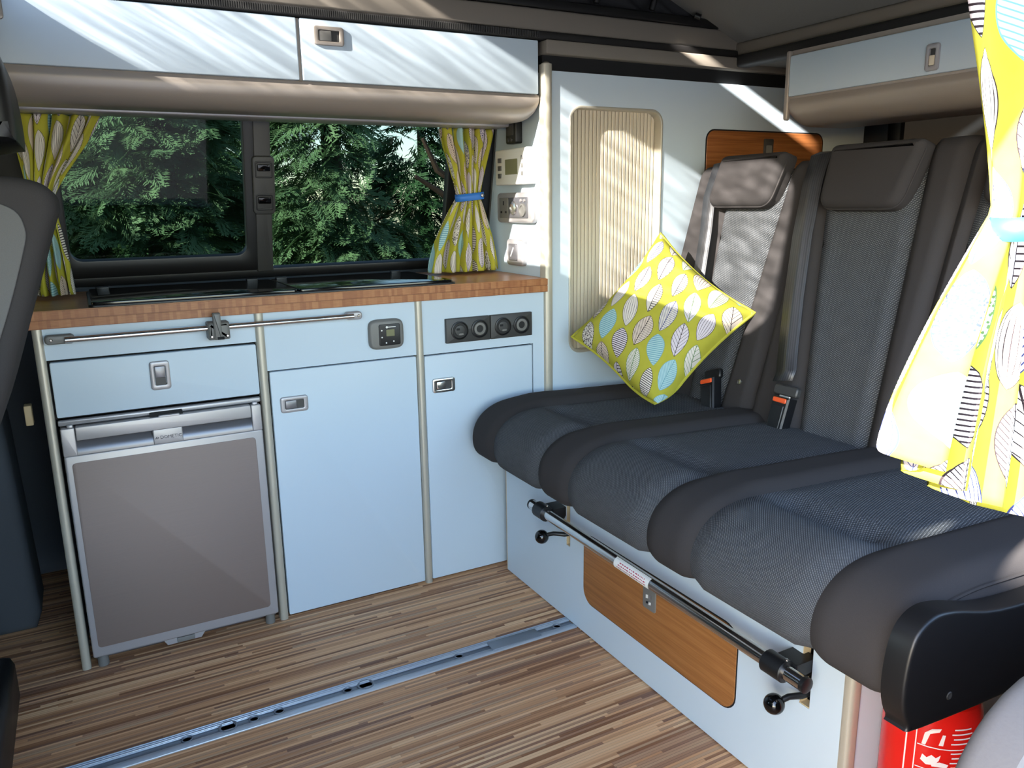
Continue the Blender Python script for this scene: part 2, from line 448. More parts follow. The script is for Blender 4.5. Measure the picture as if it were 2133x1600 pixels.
# driver-side wall (with window opening)
WX0, WX1, WZ0, WZ1 = -.02, 1.165, .868, 1.345
def wallpart(name, x0, x1, z0, z1, mat, parent=None, t=.03, push=0.):
    vs = [(x, wy(z)+push+d, z) for x in (x0, x1) for z in (z0, z1) for d in (0, t)]
    fs = [(0, 1, 3, 2), (4, 6, 7, 5), (0, 4, 5, 1), (2, 3, 7, 6), (0, 2, 6, 4), (1, 5, 7, 3)]
    return fixn(link(name, vs, fs, mat, parent))
wr = struct(wallpart('wall_right', -1.9, 2.62, -.02, WZ0, 'vanpaint', t=.03, push=.02))
wallpart('upper_panel', -1.9, 2.62, WZ1, 1.50, 'vanpaint', wr, push=.02)
wallpart('front_pillar', -1.9, WX0, WZ0, WZ1, 'vanpaint', wr, push=.02)
wallpart('rear_panel', WX1, 2.62, WZ0, WZ1, 'vanpaint', wr, push=.02)
# window
WF = (Vector((1, 0, 0)), Vector((0, -.25, 1)).normalized(), Vector((0, -1, -.25)).normalized())
def wpt(x, z, d=0.):      # point in window plane coordinates -> slab frame coords
    v = Vector((x, wy(z)+.02, z)); return (v.dot(WF[0]), v.dot(WF[1]))
WOFF = Vector((0, wy(1.), 1.)).dot(WF[2]) - .02*abs(WF[2].y)
def wrr(x0, x1, z0, z1, r, seg=6):
    a = wpt(x0, z0); b = wpt(x1, z1); return rr2(a[0], b[0], a[1], b[1], r, seg)
w1 = struct(ring('window_1', wrr(WX0-.02, WX1+.02, WZ0-.02, WZ1+.02, .03), wrr(.605, 1.13, .876, 1.335, .02), WF, WOFF-.012, .022, 'black', None, .004))
# the ring above covers the right pane; the left pane has its own sliding frame
bpy.data.objects.remove(w1)
w1 = struct(ring('window_1', wrr(WX0-.02, WX1+.02, WZ0-.02, WZ1+.02, .03), wrr(.06, 1.13, .876, 1.335, .03), WF, WOFF-.012, .024, 'black', None, .004))
slab('pane', wrr(.60, 1.14, .868, 1.345, .02), WF, WOFF-.022, .004, 'glass', w1)
slab('pane', wrr(.045, .58, .868, 1.345, .02), WF, WOFF-.014, .004, 'glass', w1)
ring('sliding_frame', wrr(.045, .575, .872, 1.34, .03), wrr(.088, .525, .918, 1.325, .028), WF, WOFF-.004, .020, 'black', w1, .004)
slab('divider', wrr(.552, .597, .868, 1.34, .004), WF, WOFF+.002, .016, 'dgrey', w1, .003)
slab('latch_plate', wrr(.546, .606, 1.030, 1.185, .012), WF, WOFF+.012, .012, 'dgrey', w1, .004)
for z0, z1 in ((1.128, 1.172), (1.042, 1.086)):
    ring('latch_frame', wrr(.553, .600, z0, z1, .006, 4), wrr(.557, .596, z0+.005, z1-.005, .004, 4), WF, WOFF+.022, .004, 'black', w1, .001)
    slab('latch_button', wrr(.559, .594, z0+.018, z1-.008, .003, 3), WF, WOFF+.020, .007, 'blackgloss', w1, .002)
# passenger side wall: cab part, header, rear part with window; the sliding door opening lies between
YN = -1.60
wl_ = struct(box('wall_left', -1.9, .02, YN-.05, YN, -.45, .86, 'vanpaint'))
box('cab_header', -1.9, .02, YN-.05, YN, 1.345, 1.50, 'vanpaint', wl_)
box('pillar', -.235, .02, YN-.05, YN, .86, 1.345, 'vanpaint', wl_)
box('pillar', -1.9, -1.25, YN-.05, YN, .86, 1.345, 'vanpaint', wl_)
w4 = struct(ring('window_4', rr2(-1.25, -.235, .86, 1.345, .02), rr2(-1.22, -.245, .885, 1.332, .03), FY, -YN, .02, 'black', None, .003))
slab('pane', rr2(-1.24, -.24, .87, 1.338, .02), FY, -YN+.006, .005, 'clearglass', w4)
box('door_header', .02, .74, YN-.05, YN, 1.36, 1.50, 'vanpaint', wl_)
box('rear_header', .74, 2.62, YN-.05, YN, 1.34, 1.50, 'vanpaint', wl_)
box('rear_lower_panel', .90, 2.62, YN-.05, YN, -.45, .62, 'vanpaint', wl_)
box('rear_pillar', 1.75, 2.62, YN-.05, YN, .62, 1.34, 'vanpaint', wl_)
st = struct(box('trim_1', .02, .74, YN-.06, YN+.02, -.10, .004, 'mgrey', None, .004))
# rear (tailgate) wall with dark window
wb = struct(box('wall_back', 2.62, 2.67, YN-.05, .62, -.45, .95, 'vanpaint'))
box('upper_panel', 2.62, 2.67, YN-.05, .62, 1.36, 1.5, 'vanpaint', wb)
box('corner_pillar', 2.62, 2.67, -.04, .62, .95, 1.36, 'vanpaint', wb)
box('corner_pillar', 2.62, 2.67, YN-.05, -1.3, .95, 1.36, 'vanpaint', wb)
w2 = struct(ring('window_2', rr2(.04, 1.3, .95, 1.36, .03), rr2(.09, 1.26, .98, 1.33, .03), FX, -2.64, .02, 'black', None, .004))
slab('pane', rr2(.06, 1.28, .96, 1.35, .02), FX, -2.65, .004, 'rearglass', w2)
# cab front, open to daylight through a clear windscreen
wf_ = struct(box('wall_front', -1.95, -1.9, YN-.05, .75, -.45, .72, 'dgrey'))
box('windscreen_header', -1.95, -1.9, YN-.05, .75, 1.40, 1.5, 'headliner', wf_)
w3 = struct(ring('window_3', rr2(-.62, 1.62, .71, 1.41, .05), rr2(-.52, 1.52, .76, 1.37, .08), FX, 1.90, .04, 'black', None, .004))
slab('pane', rr2(-.56, 1.56, .73, 1.39, .06), FX, 1.91, .005, 'clearglass', w3)
# ceiling around the roof opening
OX0, OX1, OY0, OY1 = .01, 1.965, -1.22, .03
ce = struct(box('ceiling', -1.95, OX0, YN-.05, .5, 1.425, 1.455, 'headliner'))
box('far_strip', OX0, 2.67, OY1, .5, 1.475, 1.50, 'lip', ce)
box('near_strip', OX0-.02, 2.67, YN-.05, OY0, 1.45, 1.50, 'headliner', ce)
box('rear_strip', OX1, 2.67, OY0, OY1, 1.45, 1.50, 'headliner', ce)
# ribbed rubber gasket along the opening, far side and rear side
t2 = struct(box('trim_2', OX0, 1.99, OY1-.024, OY1+.005, 1.468, 1.492, 'gasket', None, .006))
def ribs(name, x0, x1, n, y0, y1, z0, z1, parent):
    vs, fs = [], []
    for k in range(n):
        xa = x0+(x1-x0)*k/n; xb = xa+(x1-x0)/n*.55; b = len(vs)
        vs += [(x, y, z) for x in (xa, xb) for y in (y0, y1) for z in (z0, z1)]
        fs += [tuple(b+i for i in f) for f in [(0, 1, 3, 2), (4, 6, 7, 5), (0, 4, 5, 1), (2, 3, 7, 6), (0, 2, 6, 4), (1, 5, 7, 3)]]
    o = fixn(link(name, vs, fs, 'dgrey', parent)); o['kind'] = 'stuff'; return o
ribs('gasket_ribs', .1, 1.25, 230, OY1-.0265, OY1-.01, 1.473, 1.488, t2)
t3 = struct(box('trim_3', 1.935, 1.985, -1.22, OY1-.03, 1.440, 1.475, 'gasket', None, .008))
box('roof_lip', 1.955, 2.03, -1.22, OY1, 1.475, 1.515, 'lip', t3, .008)
t4 = struct(box('trim_4', OX0, 2.02, OY1-.016, OY1+.03, 1.492, 1.548, 'lip', None, .006))
box('canvas_channel', OX0, 2.0, OY1-.022, OY1+.0, 1.548, 1.572, 'black', t4, .004)
# rail and dark slot over the wardrobe
t5 = struct(box('trim_5', 1.262, 2.5, -.012, .06, 1.432, 1.468, 'lip', None, .004))
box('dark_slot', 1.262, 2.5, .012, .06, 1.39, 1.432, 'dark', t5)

# elevating roof, hinged at the rear
er = thing('elevating_roof', 'raised rear-hinged pop-up roof with grey lining and charcoal canvas sides', 'roof', (1.96, -.6, 1.5))
RS = (2.315-1.515)/1.96
def roofz(x): return 1.515 + (1.96-x)*RS
vs = [(x, y, roofz(x)+d) for x in (-.12, 2.02) for y in (-1.265, .05) for d in (0, .05)]
fixn(link('roof_lining', vs, [(0, 1, 3, 2), (4, 6, 7, 5), (0, 4, 5, 1), (2, 3, 7, 6), (0, 2, 6, 4), (1, 5, 7, 3)], 'headliner', er))
def side_canvas(y):
    nx, nz = 60, 16; vs, fs = [], []
    for i in range(nx+1):
        x = -.004+1.964*i/nx
        for j in range(nz+1):
            t = j/nz; z = 1.51+(roofz(x)-1.51)*t
            vs.append((x, y + .012*math.sin(i*.9+j*.8)*math.sin(PI*t), z))
    for i in range(nx):
        for j in range(nz): a = i*(nz+1)+j; fs.append((a, a+1, a+nz+2, a+nz+1))
    return link('canvas_side', vs, fs, 'canvas', er, True)
side_canvas(.035); side_canvas(-1.23)
WYA, WYB, WZA, WZB = -.885, .028, 1.457, 1.965
ring('canvas_front', rr2(-.050, 1.262, 1.445, 2.272, .004, 8), rr2(-WYB, -WYA, WZA, WZB, .11, 8), FX, 0., .004, 'canvas', er)
slab('vinyl_window', rr2(-WYB-.006, -WYA+.006, WZA-.006, WZB+.006, .11, 8), FX, -.0005, .0008, 'vinyl', er)
for ya, yb in ((-1.262, -.60), (-.44, .050)): box('canvas_top_band', -.004, 0., ya, yb, 2.25, 2.37, 'canvas', er)  # added bands narrow an unseen gap that casts the wardrobe sun stripe
for k, x in enumerate((1.22, 1.43, 1.62, 1.78)):     # folded canvas loops hanging under the far edge
    tube('canvas_strap', [(x, .005, 1.575), (x+.012, -.005, roofz(x)-.02 if roofz(x) < 1.72 else 1.70)], .009, 'black', er, 8)

# ================================================================== KITCHEN
X1, X2, X3, X4 = .0, .455, .862, 1.254
ZW = .80
k1 = thing('kitchen_cabinet', 'pale blue kitchen unit with the drawer above the fridge', 'cabinet', (.22, .15, 0), 'kitchen units under the worktop')
def post(x0, parent, z0=0, z1=ZW, w=.019, name='post'):
    vs = []; seg = 6; pr = [(x0, .02)] + [(x0+w/2-w/2*math.cos(PI*k/seg), -.004-.006*math.sin(PI*k/seg)) for k in range(seg+1)] + [(x0+w, .02)]
    n = len(pr); vs = [(p[0], p[1], z) for z in (z0, z1) for p in pr]
    fs = [(i, (i+1) % n, n+(i+1) % n, n+i) for i in range(n)] + [tuple(range(n-1, -1, -1)), tuple(range(n, 2*n))]
    return autosmooth(link(name, vs, fs, 'post', parent), 40)
post(X1, k1); post(X2, k1, w=.02)
box('side_panel', .001, .016, .02, .40, 0, ZW, 'panel', k1)
box('fascia', .019, X2, .0, .016, .731, ZW, 'panel', k1)
box('fridge_bay', .017, X2+.002, .16, .165, 0, .60, 'dark', k1)
box('drawer_bay', .019, X2, .018, .05, .597, .731, 'dark', k1)
dr = slab('drawer', rr2(.0235, .4535, .603, .7255, .004), FY, -.012, .0135, 'panel', k1, .002)
latch(dr, .2375, .675, FY, .0015, horiz=False, w=.066, h=.042)
k2 = thing('kitchen_cabinet', 'pale blue kitchen unit with a tall door beside the fridge', 'cabinet', (.67, .15, 0), 'kitchen units under the worktop')
box('fascia', .475, X3, .0, .016, .657, ZW, 'panel', k2)
box('carcass', .476, X3, .018, .38, .004, .79, 'dark', k2)
d2 = slab('door', rr2(.4795, .8605, .006, .6535, .004), FY, -.012, .0135, 'panel', k2, .002)
latch(d2, .533, .568, FY, .0015, w=.068, h=.040)
post(X3, k2)
k3 = thing('kitchen_cabinet', 'pale blue kitchen unit with socket panel and door beside the bench seat', 'cabinet', (1.07, .15, 0), 'kitchen units under the worktop')
box('fascia', .881, 1.2550, .0, .016, .6545, ZW, 'panel', k3)
box('carcass', .881, X4, .018, .38, .004, .79, 'dark', k3)
box('filler', 1.219, 1.2550, .0, .016, .004, .6545, 'panel', k3)
d3 = slab('door', rr2(.8835, 1.2155, .006, .6505, .004), FY, -.012, .0135, 'panel', k3, .002)
latch(d3, .936, .567, FY, .0015, w=.066, h=.040, bez='chrome', pad='chrome')
# worktop
wt = thing('worktop', 'bamboo worktop with layered ply edge running along the kitchen units', 'worktop', (.63, .2, ZW))
vs = [(x, y, z) for x in (-.012, 1.262) for y in (-.012, .405) for z in (ZW, .8375)]
top = fixn(link('top_surface', [(-.012, -.008, .8365), (1.262, -.008, .8365), (1.262, .40, .8365), (-.012, .40, .8365), (-.012, -.008, .838), (1.262, -.008, .838), (1.262, .40, .838), (-.012, .40, .838)],
    [(0, 1, 2, 3), (4, 5, 6, 7), (0, 1, 5, 4), (1, 2, 6, 5), (2, 3, 7, 6), (3, 0, 4, 7)], 'worktop', wt))
for k, (za, zb, yy) in enumerate(((ZW, .8175, -.011), (.8175, .8192, -.0095), (.8192, .8365, -.0115))):
    box('ply_layer', -.014, 1.262, yy, .40, za, zb, 'wt_edge', wt)
# hob and sink
hb = thing('hob_unit', 'black glass-lidded hob and sink set into the worktop', 'hob', (.55, .18, .838))
slab('rim', rr2(.112, .985, .0, .345, .012), FZ, .838, .005, 'black', hb, .002)
slab('glass_lid', rr2(.118, .565, .006, .338, .01), FZ, .843, .006, 'blackgloss', hb, .002)
slab('glass_lid', rr2(.569, .979, .006, .338, .01), FZ, .843, .006, 'blackgloss', hb, .002)
for x in (.15, .52, .60, .94): box('hinge', x-.015, x+.015, .338, .352, .843, .853, 'black', hb, .002)
# table rail
tr = thing('table_rail', 'silver table mounting rail across the unit fronts under the worktop edge', 'rail', (.37, -.02, .775))
tube('rod', [(.06, -.026, .776), (.69, -.026, .777)], .0065, 'chrome', tr, 14)
for x0, x1 in ((.022, .078), (.672, .714)):
    slab('end_bracket', rr2(x0, x1, .767, .787, .008), FY, .004, .018, 'mgrey' if x0 < .5 else 'silver', tr, .004)
    screw(tr, (x0+.012, -.022, .777), (0, -1, 0), .0035); screw(tr, (x1-.01, -.022, .777), (0, -1, 0), .0035)
ctb = thing('rail_catch', 'grey plastic catch clipped over the silver table rail', 'catch', (.37, -.03, .775))
slab('catch_body', rr2(.345, .393, .749, .790, .004), FY, .004, .036, 'mgrey', ctb, .008, 4)
slab('catch_tongue', rr2(.357, .374, .750, .812, .002), FY, .034, .010, 'mgrey', ctb, .003)
slab('catch_slot', rr2(.363, .378, .7505, .757, .001), FY, .0435, .001, 'dark', ctb)
for x in (.352, .386): screw(ctb, (x, -.0398, .758), (0, -1, 0), .0035)
# heater control
hc = thing('heater_control', 'square grey heater controller with small display on the unit front', 'control panel', (.78, -.01, .72))
sq = [(.779+.047*math.copysign(abs(math.cos(a))**.42, math.cos(a)), .7215+.039*math.copysign(abs(math.sin(a))**.42, math.sin(a))) for a in [2*PI*k/40 for k in range(40)]]
slab('bezel', sq, FY, 0, .014, 'mgrey', hc, .008, 4)
slab('face_plate', rr2(.757, .814, .693, .748, .004, 3), FY, .0135, .003, 'black', hc, .001)
slab('display', rr2(.776, .798, .717, .734, .001, 2), FY, .0166, .0006, 'lcd', hc)
for x, z in ((.764, .733), (.764, .715), (.775, .700), (.795, .703)): lathe('button', [(.0022, 0), (.0018, .0012)], (x, -.0165, z), (0, -1, 0), 'white', hc, 8)
slab('brand_mark', rr2(.780, .802, .7395, .7415, .0008, 2), FY, .0166, .0004, 'white', hc)
lathe('brand_dot', [(.003, 0), (.003, .0004)], (.778, -.0166, .7405), (0, -1, 0), 'white', hc, 10)
# sockets
sk = thing('socket_panel', 'black panel of four round low-voltage and USB outlets on the unit front', 'socket', (1.08, -.01, .71))
for x0, x1 in ((.946, 1.078), (1.080, 1.211)):
    pl = slab('plate', rr2(x0, x1, .680, .7465, .002, 3), FY, 0, .010, 'dgrey', sk, .002)
for i, x in enumerate((.985, 1.045, 1.117, 1.176)):
    lathe('outlet_ring', [(.025, 0), (.025, .003), (.022, .004), (.0205, .002)], (x, -.010, .713), (0, -1, 0), 'black', sk, 28)
    if i % 2:
        lathe('outlet_well', [(.017, .0), (.017, .0035), (.011, .004), (.009, .0005)], (x, -.0102, .713), (0, -1, 0), 'mgrey', sk, 24)
        lathe('outlet_bore', [(.0088, 0), (.0088, .0012)], (x, -.0102, .713), (0, -1, 0), 'dark', sk, 20)
    else:
        slab('outlet_cap', rr(x, .713, .030, .030, .014, 6), FY, .0102, .004, 'dgrey', sk, .002)
        slab('usb_slot', rr(x-.006, .717, .010, .006, .001, 2), FY, .0140, .0006, 'dark', sk)
        slab('usb_slot', rr(x+.003, .703, .014, .005, .002, 2), FY, .0140, .0006, 'mgrey', sk)

# ================================================================== FRIDGE
fg = thing('fridge', 'grey compressor fridge with brushed steel door and recessed handle grips', 'fridge', (.235, .05, 0))
box('fridge_body', .03, .447, .012, .158, .012, .578, 'silverdark', fg)
slab('door_frame', rr2(.026, .449, .030, .5195, .005), FY, -.010, .030, 'silver', fg, .003)
slab('door_panel', rr2(.0395, .4305, .054, .5025, .008), FY, .0195, .0018, 'fridge_panel', fg, .0006, 2)
for x0, x1 in ((.026, .0535), (.4265, .449)): slab('frame_cheek', rr2(x0, x1, .5185, .582, .003), FY, -.010, .030, 'silver', fg, .002)
slab('badge_block', rr2(.207, .270, .5185, .5535, .003), FY, -.010, .030, 'silver', fg, .002)
slab('handle_strip', rr2(.0545, .4255, .5525, .583, .003), FY, -.004, .026, 'silver', fg, .002)
for x0, x1 in ((.0530, .2075), (.2695, .4270)):
    def gp(u, v, x0=x0, x1=x1): a = v*PI*.5; return (x0+(x1-x0)*u, .006-.0235*math.sin(a)**1.5, .5545-.036*(1-math.cos(a)))
    grid('grip', 2, 12, gp, 'silverdark', fg)
slab('top_rail', rr2(.0235, .4525, .585, .597, .003), FY, -.006, .012, 'silver', fg, .003)
slab('latch', rr2(.205, .275, .577, .592, .002, 2), FY, .004, .012, 'dark', fg)
slab('latch_tongue', rr2(.222, .268, .579, .586, .003, 3), FY, .012, .010, 'silver', fg, .002)
for x in (.045, .437): box('hinge_pin', x-.006, x+.006, -.014, -.002, .575, .588, 'silver', fg, .002)
def ply(x, y, z): return Vector((.2385+x, -.0200-z-.0003, .534+y))
text_mesh('badge', 'DOMETIC', .0105, 'darktext', fg, lambda x, y, z: ply(x+.006, y, z))
slab('badge_mark', [(.2105, .5315), (.2125, .5315), (.2160, .537), (.2140, .537)], FY, .0200, .0005, 'darktext', fg)
slab('badge_mark', [(.2145, .5315), (.2165, .5315), (.2190, .5355), (.2170, .5355)], FY, .0200, .0005, 'darktext', fg)
ft = slab('bottom_catch', [(.19, .030), (.175, .030), (.185, .012), (.262, .012), (.275, .030), (.25, .030)], FY, -.004, .014, 'silver', fg, .0)
slab('catch_button', rr2(.207, .247, .014, .026, .001, 2), FY, .0102, .004, 'mgrey', fg, .001)
for x in (.045, .43): lathe('foot', [(.012, 0), (.012, .03)], (x, .0, 0.0), (0, 0, 1), 'mgrey', fg, 12)

# ================================================================== WARDROBE
wd_ = thing('wardrobe', 'tall pale blue wardrobe with tambour door behind the bench seat', 'wardrobe', (1.8, .2, 0))
TH = rr2(1.345, 1.661, .617, 1.301, .035, 6)
ring('front_panel', rr2(1.262, 1.80, .0, 1.392, .0015, 6), TH, FY, -.016, .016, 'panel', wd_)
box('front_panel', 1.80, 2.55, .0, .016, 0, 1.392, 'panel', wd_)
# end panel towards the worktop
ep = [(-.004, .838), (.385, .838), (.34, 1.03), (.285, 1.28), (.285, 1.39), (-.004, 1.39)]
FE = (Vector((0, 1, 0)), Vector((0, 0, 1)), Vector((-1, 0, 0)))
vs = [(x, p[0], p[1]) for x in (1.263, 1.277) for p in ep]; n = len(ep)
fixn(link('end_panel', vs, [tuple(range(n)), tuple(range(2*n-1, n-1, -1))]+[(i, (i+1) % n, n+(i+1) % n, n+i) for i in range(n)], 'panel', wd_))
tube('end_panel_edge', [(1.2628, p[0], p[1]) for p in ep[1:4]], .004, 'dgrey', wd_, 8)
post(1.256, wd_, 0., 1.408, .026)
lathe('post_cap', [(.013, 0), (.012, .004), (.006, .008)], (1.269, .006, 1.406), (0, 0, 1), 'post', wd_, 16)
# tambour
ring('tambour_frame', rr2(1.339, 1.667, .611, 1.307, .040, 6), rr2(1.347, 1.659, .619, 1.299, .034, 6), FY, -.050, .053, 'post', wd_, .003)
ns = 24; tx0, tx1 = 1.3475, 1.6585
sw = (tx1-tx0)/ns
pr = [(0.0009, 0.004), (.0012, -.0012), (.0022, -.0022), (sw-.0022, -.0022), (sw-.0012, -.0012), (sw-.0009, .004)]
vs = [(p[0], p[1], z) for z in (-.34, .34) for p in pr]; npf = len(pr)
me_s = bpy.data.meshes.new('tambour_slat'); me_s.from_pydata(vs, [], [(i, i+1, npf+i+1, npf+i) for i in range(npf-1)]+[tuple(range(npf-1, -1, -1)), tuple(range(npf, 2*npf)), (npf-1, 0, npf, 2*npf-1)])
m = M('tambour_slat_film'); me_s.materials.append(m.bsdf(lin((206, 196, 176)), .4, .1))
bmx = bmesh.new(); bmx.from_mesh(me_s); bmesh.ops.recalc_face_normals(bmx, faces=bmx.faces); bmx.to_mesh(me_s); bmx.free()
for k in range(ns):
    o = bpy.data.objects.new('tambour_slat', me_s); C.objects.link(o); o.parent = wd_
    o.location = Vector((tx0+k*sw, .030, .959)) - Vector(wd_.location)
box('tambour_backing', 1.345, 1.661, .036, .050, .61, 1.305, 'dark', wd_)
# bamboo locker flap
fp = slab('bamboo_flap', rr2(1.838, 2.345, .92, 1.255, .03), FY, -.006, .0085, 'bamboo_x', wd_, .002)
ring('flap_joint', rr2(1.834, 2.349, .916, 1.259, .033), rr2(1.838, 2.345, .92, 1.255, .03), FY, 0., .0008, 'dark', wd_)
slab('flap_catch', rr2(2.075, 2.115, 1.165, 1.235, .004, 3), FY, .0025, .004, 'dgrey', fp, .001)
slab('flap_catch_inner', rr2(2.083, 2.107, 1.172, 1.215, .003, 3), FY, .0062, .002, 'mgrey', fp, .0006)
box('back_panel', 2.53, 2.55, .016, .30, 0, 1.39, 'panel', wd_)
# things on the wardrobe end panel (u = -y)
XE = -1.2625
e1 = thing('rocker_switch', 'small black switch high on the wardrobe end above the thermostat', 'switch', (1.26, .157, 1.245))
slab('housing', rr2(-.187, -.128, 1.213, 1.273, .006, 3), FX, XE, .022, 'black', e1, .003)
for y in (-.170, -.152): lathe('button', [(.006, 0), (.005, .003)], (1.2402, -y, 1.224), (-1, 0, 0), 'dgrey', e1, 12)
slab('face', rr2(-.178, -.140, 1.236, 1.266, .003, 3), FX, XE+.022, .0015, 'dgrey', e1, .001)
e2_ = thing('thermostat', 'white thermostat with green-grey display on the wardrobe end', 'thermostat', (1.26, .155, 1.15))
slab('case', rr2(-.253, -.052, 1.098, 1.199, .006, 4), FX, XE, .024, 'white', e2_, .004)
slab('display', rr2(-.188, -.115, 1.127, 1.170, .002, 2), FX, XE+.0242, .0012, 'lcd', e2_)
for z in (1.125, 1.147, 1.169): slab('button', rr2(-.234, -.212, z-.007, z+.007, .002, 2), FX, XE+.024, .002, 'silverdark', e2_, .001)
for z in (1.128, 1.150, 1.172): slab('button', rr2(-.092, -.082, z-.006, z+.006, .002, 2), FX, XE+.024, .002, 'mgrey', e2_, .001)
e3 = thing('mains_socket', 'silver framed mains socket and dial panel on the wardrobe end', 'socket', (1.26, .15, 1.03))
slab('frame', rr2(-.262, -.044, .989, 1.076, .014, 5), FX, XE, .016, 'silver', e3, .006)
slab('socket_face', rr2(-.242, -.186, 1.003, 1.062, .002, 2), FX, XE+.0155, .003, 'mgrey', e3, .001)
for y, z, w, h in ((-.214, 1.046, .006, .012), (-.228, 1.020, .010, .006), (-.200, 1.020, .010, .006)): slab('pin_hole', rr(y, z, w, h, .001, 2), FX, XE+.0186, .0005, 'dark', e3)
slab('dial_face', rr2(-.183, -.070, 1.003, 1.062, .002, 2), FX, XE+.0155, .003, 'silverdark', e3, .001)
lathe('dial', [(.020, 0), (.019, .004), (.012, .006), (.010, .003)], (1.2438, .152, 1.032), (-1, 0, 0), 'chrome', e3, 24)
lathe('dial', [(.019, 0), (.018, .004), (.013, .005), (.011, .002)], (1.2438, .096, 1.026), (-1, 0, 0), 'mgrey', e3, 24)
for y in (.085, .106): lathe('button', [(.005, 0), (.004, .003)], (1.2438, y, 1.053), (-1, 0, 0), 'silver', e3, 12)
e4 = thing('light_switch', 'silver framed light switch low on the wardrobe end above the worktop', 'switch', (1.26, .158, .902))
slab('frame', rr2(-.206, -.108, .864, .941, .012, 5), FX, XE, .016, 'silver', e4, .006)
slab('rocker', rr2(-.186, -.136, .879, .928, .004, 3), FX, XE+.0155, .005, 'silverdark', e4, .002)
slab('rocker_mark', [(-.172, .892), (-.168, .890), (-.150, .916), (-.154, .918)], FX, XE+.0206, .0005, 'white', e4)

# ================================================================== OVERHEAD LOCKERS
ol = thing('overhead_locker', 'long pale blue overhead locker with champagne valence above the kitchen window', 'locker', (.4, .15, 1.27))
YL = .018
box('carcass', -.95, 1.250, YL+.004, .30, 1.322, 1.464, 'champ', ol)
for x0, x1, lx in ((-.70, .606, -.003), (.614, 1.247, .680)):
    dd = slab('door', rr2(x0, x1, 1.331, 1.4665, .003, 3), FY, -YL-.004, .014, 'panel', ol, .002)
    latch(dd, lx, 1.4315, FY, -YL+.010, w=.072, h=.042, bez='champ', pad='mgrey')
box('joint', .606, .614, YL-.002, YL+.004, 1.331, 1.466, 'champ', ol)
# valence with rounded bottom and rounded right end
prof = [(YL-.002, 1.329)] + [(YL-.006+.062*(1-math.cos(a)), 1.318-.056*math.sin(a)) for a in [PI/2*k/10 for k in range(11)]] + [(.13, 1.262), (.13, 1.266), (.22, 1.266), (.28, 1.29)]
NX = 24; vs, fs, npr = [], [], len(prof)
xs = [-.95, -.3, .3, .8, 1.10] + [1.10+.152*math.sin(PI/2*k/8) for k in range(1, 9)]
for i, x in enumerate(xs):
    c = 0.0 if x <= 1.20 else (x-1.20)/.052
    q = 1-math.sqrt(max(0, 1-min(1, c)**2))
    for (y, z) in prof: vs.append((x, y+q*.0, z+(1.329-z)*q*.35))
for i in range(len(xs)-1):
    for k in range(npr-1): fs.append((i*npr+k, i*npr+k+1, (i+1)*npr+k+1, (i+1)*npr+k))
fs.append(tuple((len(xs)-1)*npr+k for k in range(npr)))
autosmooth(link('valence', vs, fs, 'champ', ol), 40)
slab('curtain_rail', rr2(-.95, 1.245, .165, .255, .004, 3), (Vector((1, 0, 0)), Vector((0, 1, 0)), Vector((0, 0, -1))), -1.292, .032, 'silver', ol, .004)

# rear locker
rl = thing('rear_locker', 'pale blue locker with champagne base high at the back above the bench seat', 'locker', (2.1, -.7, 1.25))
XR = -1.91
box('carcass', 1.913, 2.30, -1.35, -.245, 1.285, 1.446, 'champ', rl)
rd = slab('door', rr2(.252, 1.30, 1.325, 1.432, .004, 3), FX, XR-.004, .010, 'panel', rl, .002)
latch(rd, .682, 1.362, FX, XR+.006, horiz=False, w=.06, h=.034, bez='silver', pad='cream', flip=True)
prof = [(1.912, 1.319)] + [(1.906+.06*(1-math.cos(a)), 1.305-.062*math.sin(a)) for a in [PI/2*k/10 for k in range(11)]] + [(2.10, 1.243), (2.30, 1.27)]
ys = [-.238-.05*(1-math.cos(PI/2*k/8)) for k in range(9)] + [-.5, -.9, -1.35]; vs, fs, npr = [], [], len(prof)
for y in ys:
    c = max(0, 1-(-.238-y)/.05); q = 1-math.sqrt(max(0, 1-c*c))
    for (x, z) in prof: vs.append((x, y, z+(1.319-z)*q*.7))
for i in range(len(ys)-1):
    for k in range(npr-1): fs.append((i*npr+k, i*npr+k+1, (i+1)*npr+k+1, (i+1)*npr+k))
fs.append(tuple(range(npr)))
autosmooth(link('valence', vs, fs, 'champ', rl), 40)
slab('end_trim', rr2(.238, .252, 1.262, 1.446, .006, 4), FX, XR-.004, .012, 'champ', rl, .004)

# ================================================================== BENCH SEAT
bs = thing('bench_seat', 'three-place grey upholstered bench seat on a pale blue base with bamboo flap', 'bench seat', (1.4, -.65, 0))
XB = 1.10
SL = [(-.375, 'a'), (-1.119, 'b')]
# base front panel with two vertical slots: strips left/middle/right and bridges below the slots
PANEL = lambda y0, y1, z0, z1: box('front_panel', XB, XB+.018, y0, y1, z0, z1, 'panel', bs)
PANEL(-.366, -.048, .003, .40); PANEL(-1.109, -.384, .003, .40); PANEL(-1.206, -1.131, .003, .40)
PANEL(-.384, -.366, .003, .205); PANEL(-1.131, -1.109, .003, .205)
box('panel_edge', XB, XB+.018, -.048, -.044, .003, .40, 'plywood_edge', bs)
for y0, y1 in ((-.384, -.366), (-1.131, -1.109)):
    box('slot_edge', XB+.001, XB+.018, y1-.002, y1-.0005, .205, .40, 'plywood_edge', bs)
    box('slot_edge', XB+.001, XB+.018, y0, y1, .2052, .207, 'plywood_edge', bs)
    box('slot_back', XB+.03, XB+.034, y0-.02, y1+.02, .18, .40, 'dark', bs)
box('end_panel', XB+.004, 1.62, -1.206, -1.19, .003, .40, 'panel', bs)
slab('corner_trim', rr(XB+.012, -1.2, .026, .022, .009, 5), FZ, .002, .40, 'post', bs)
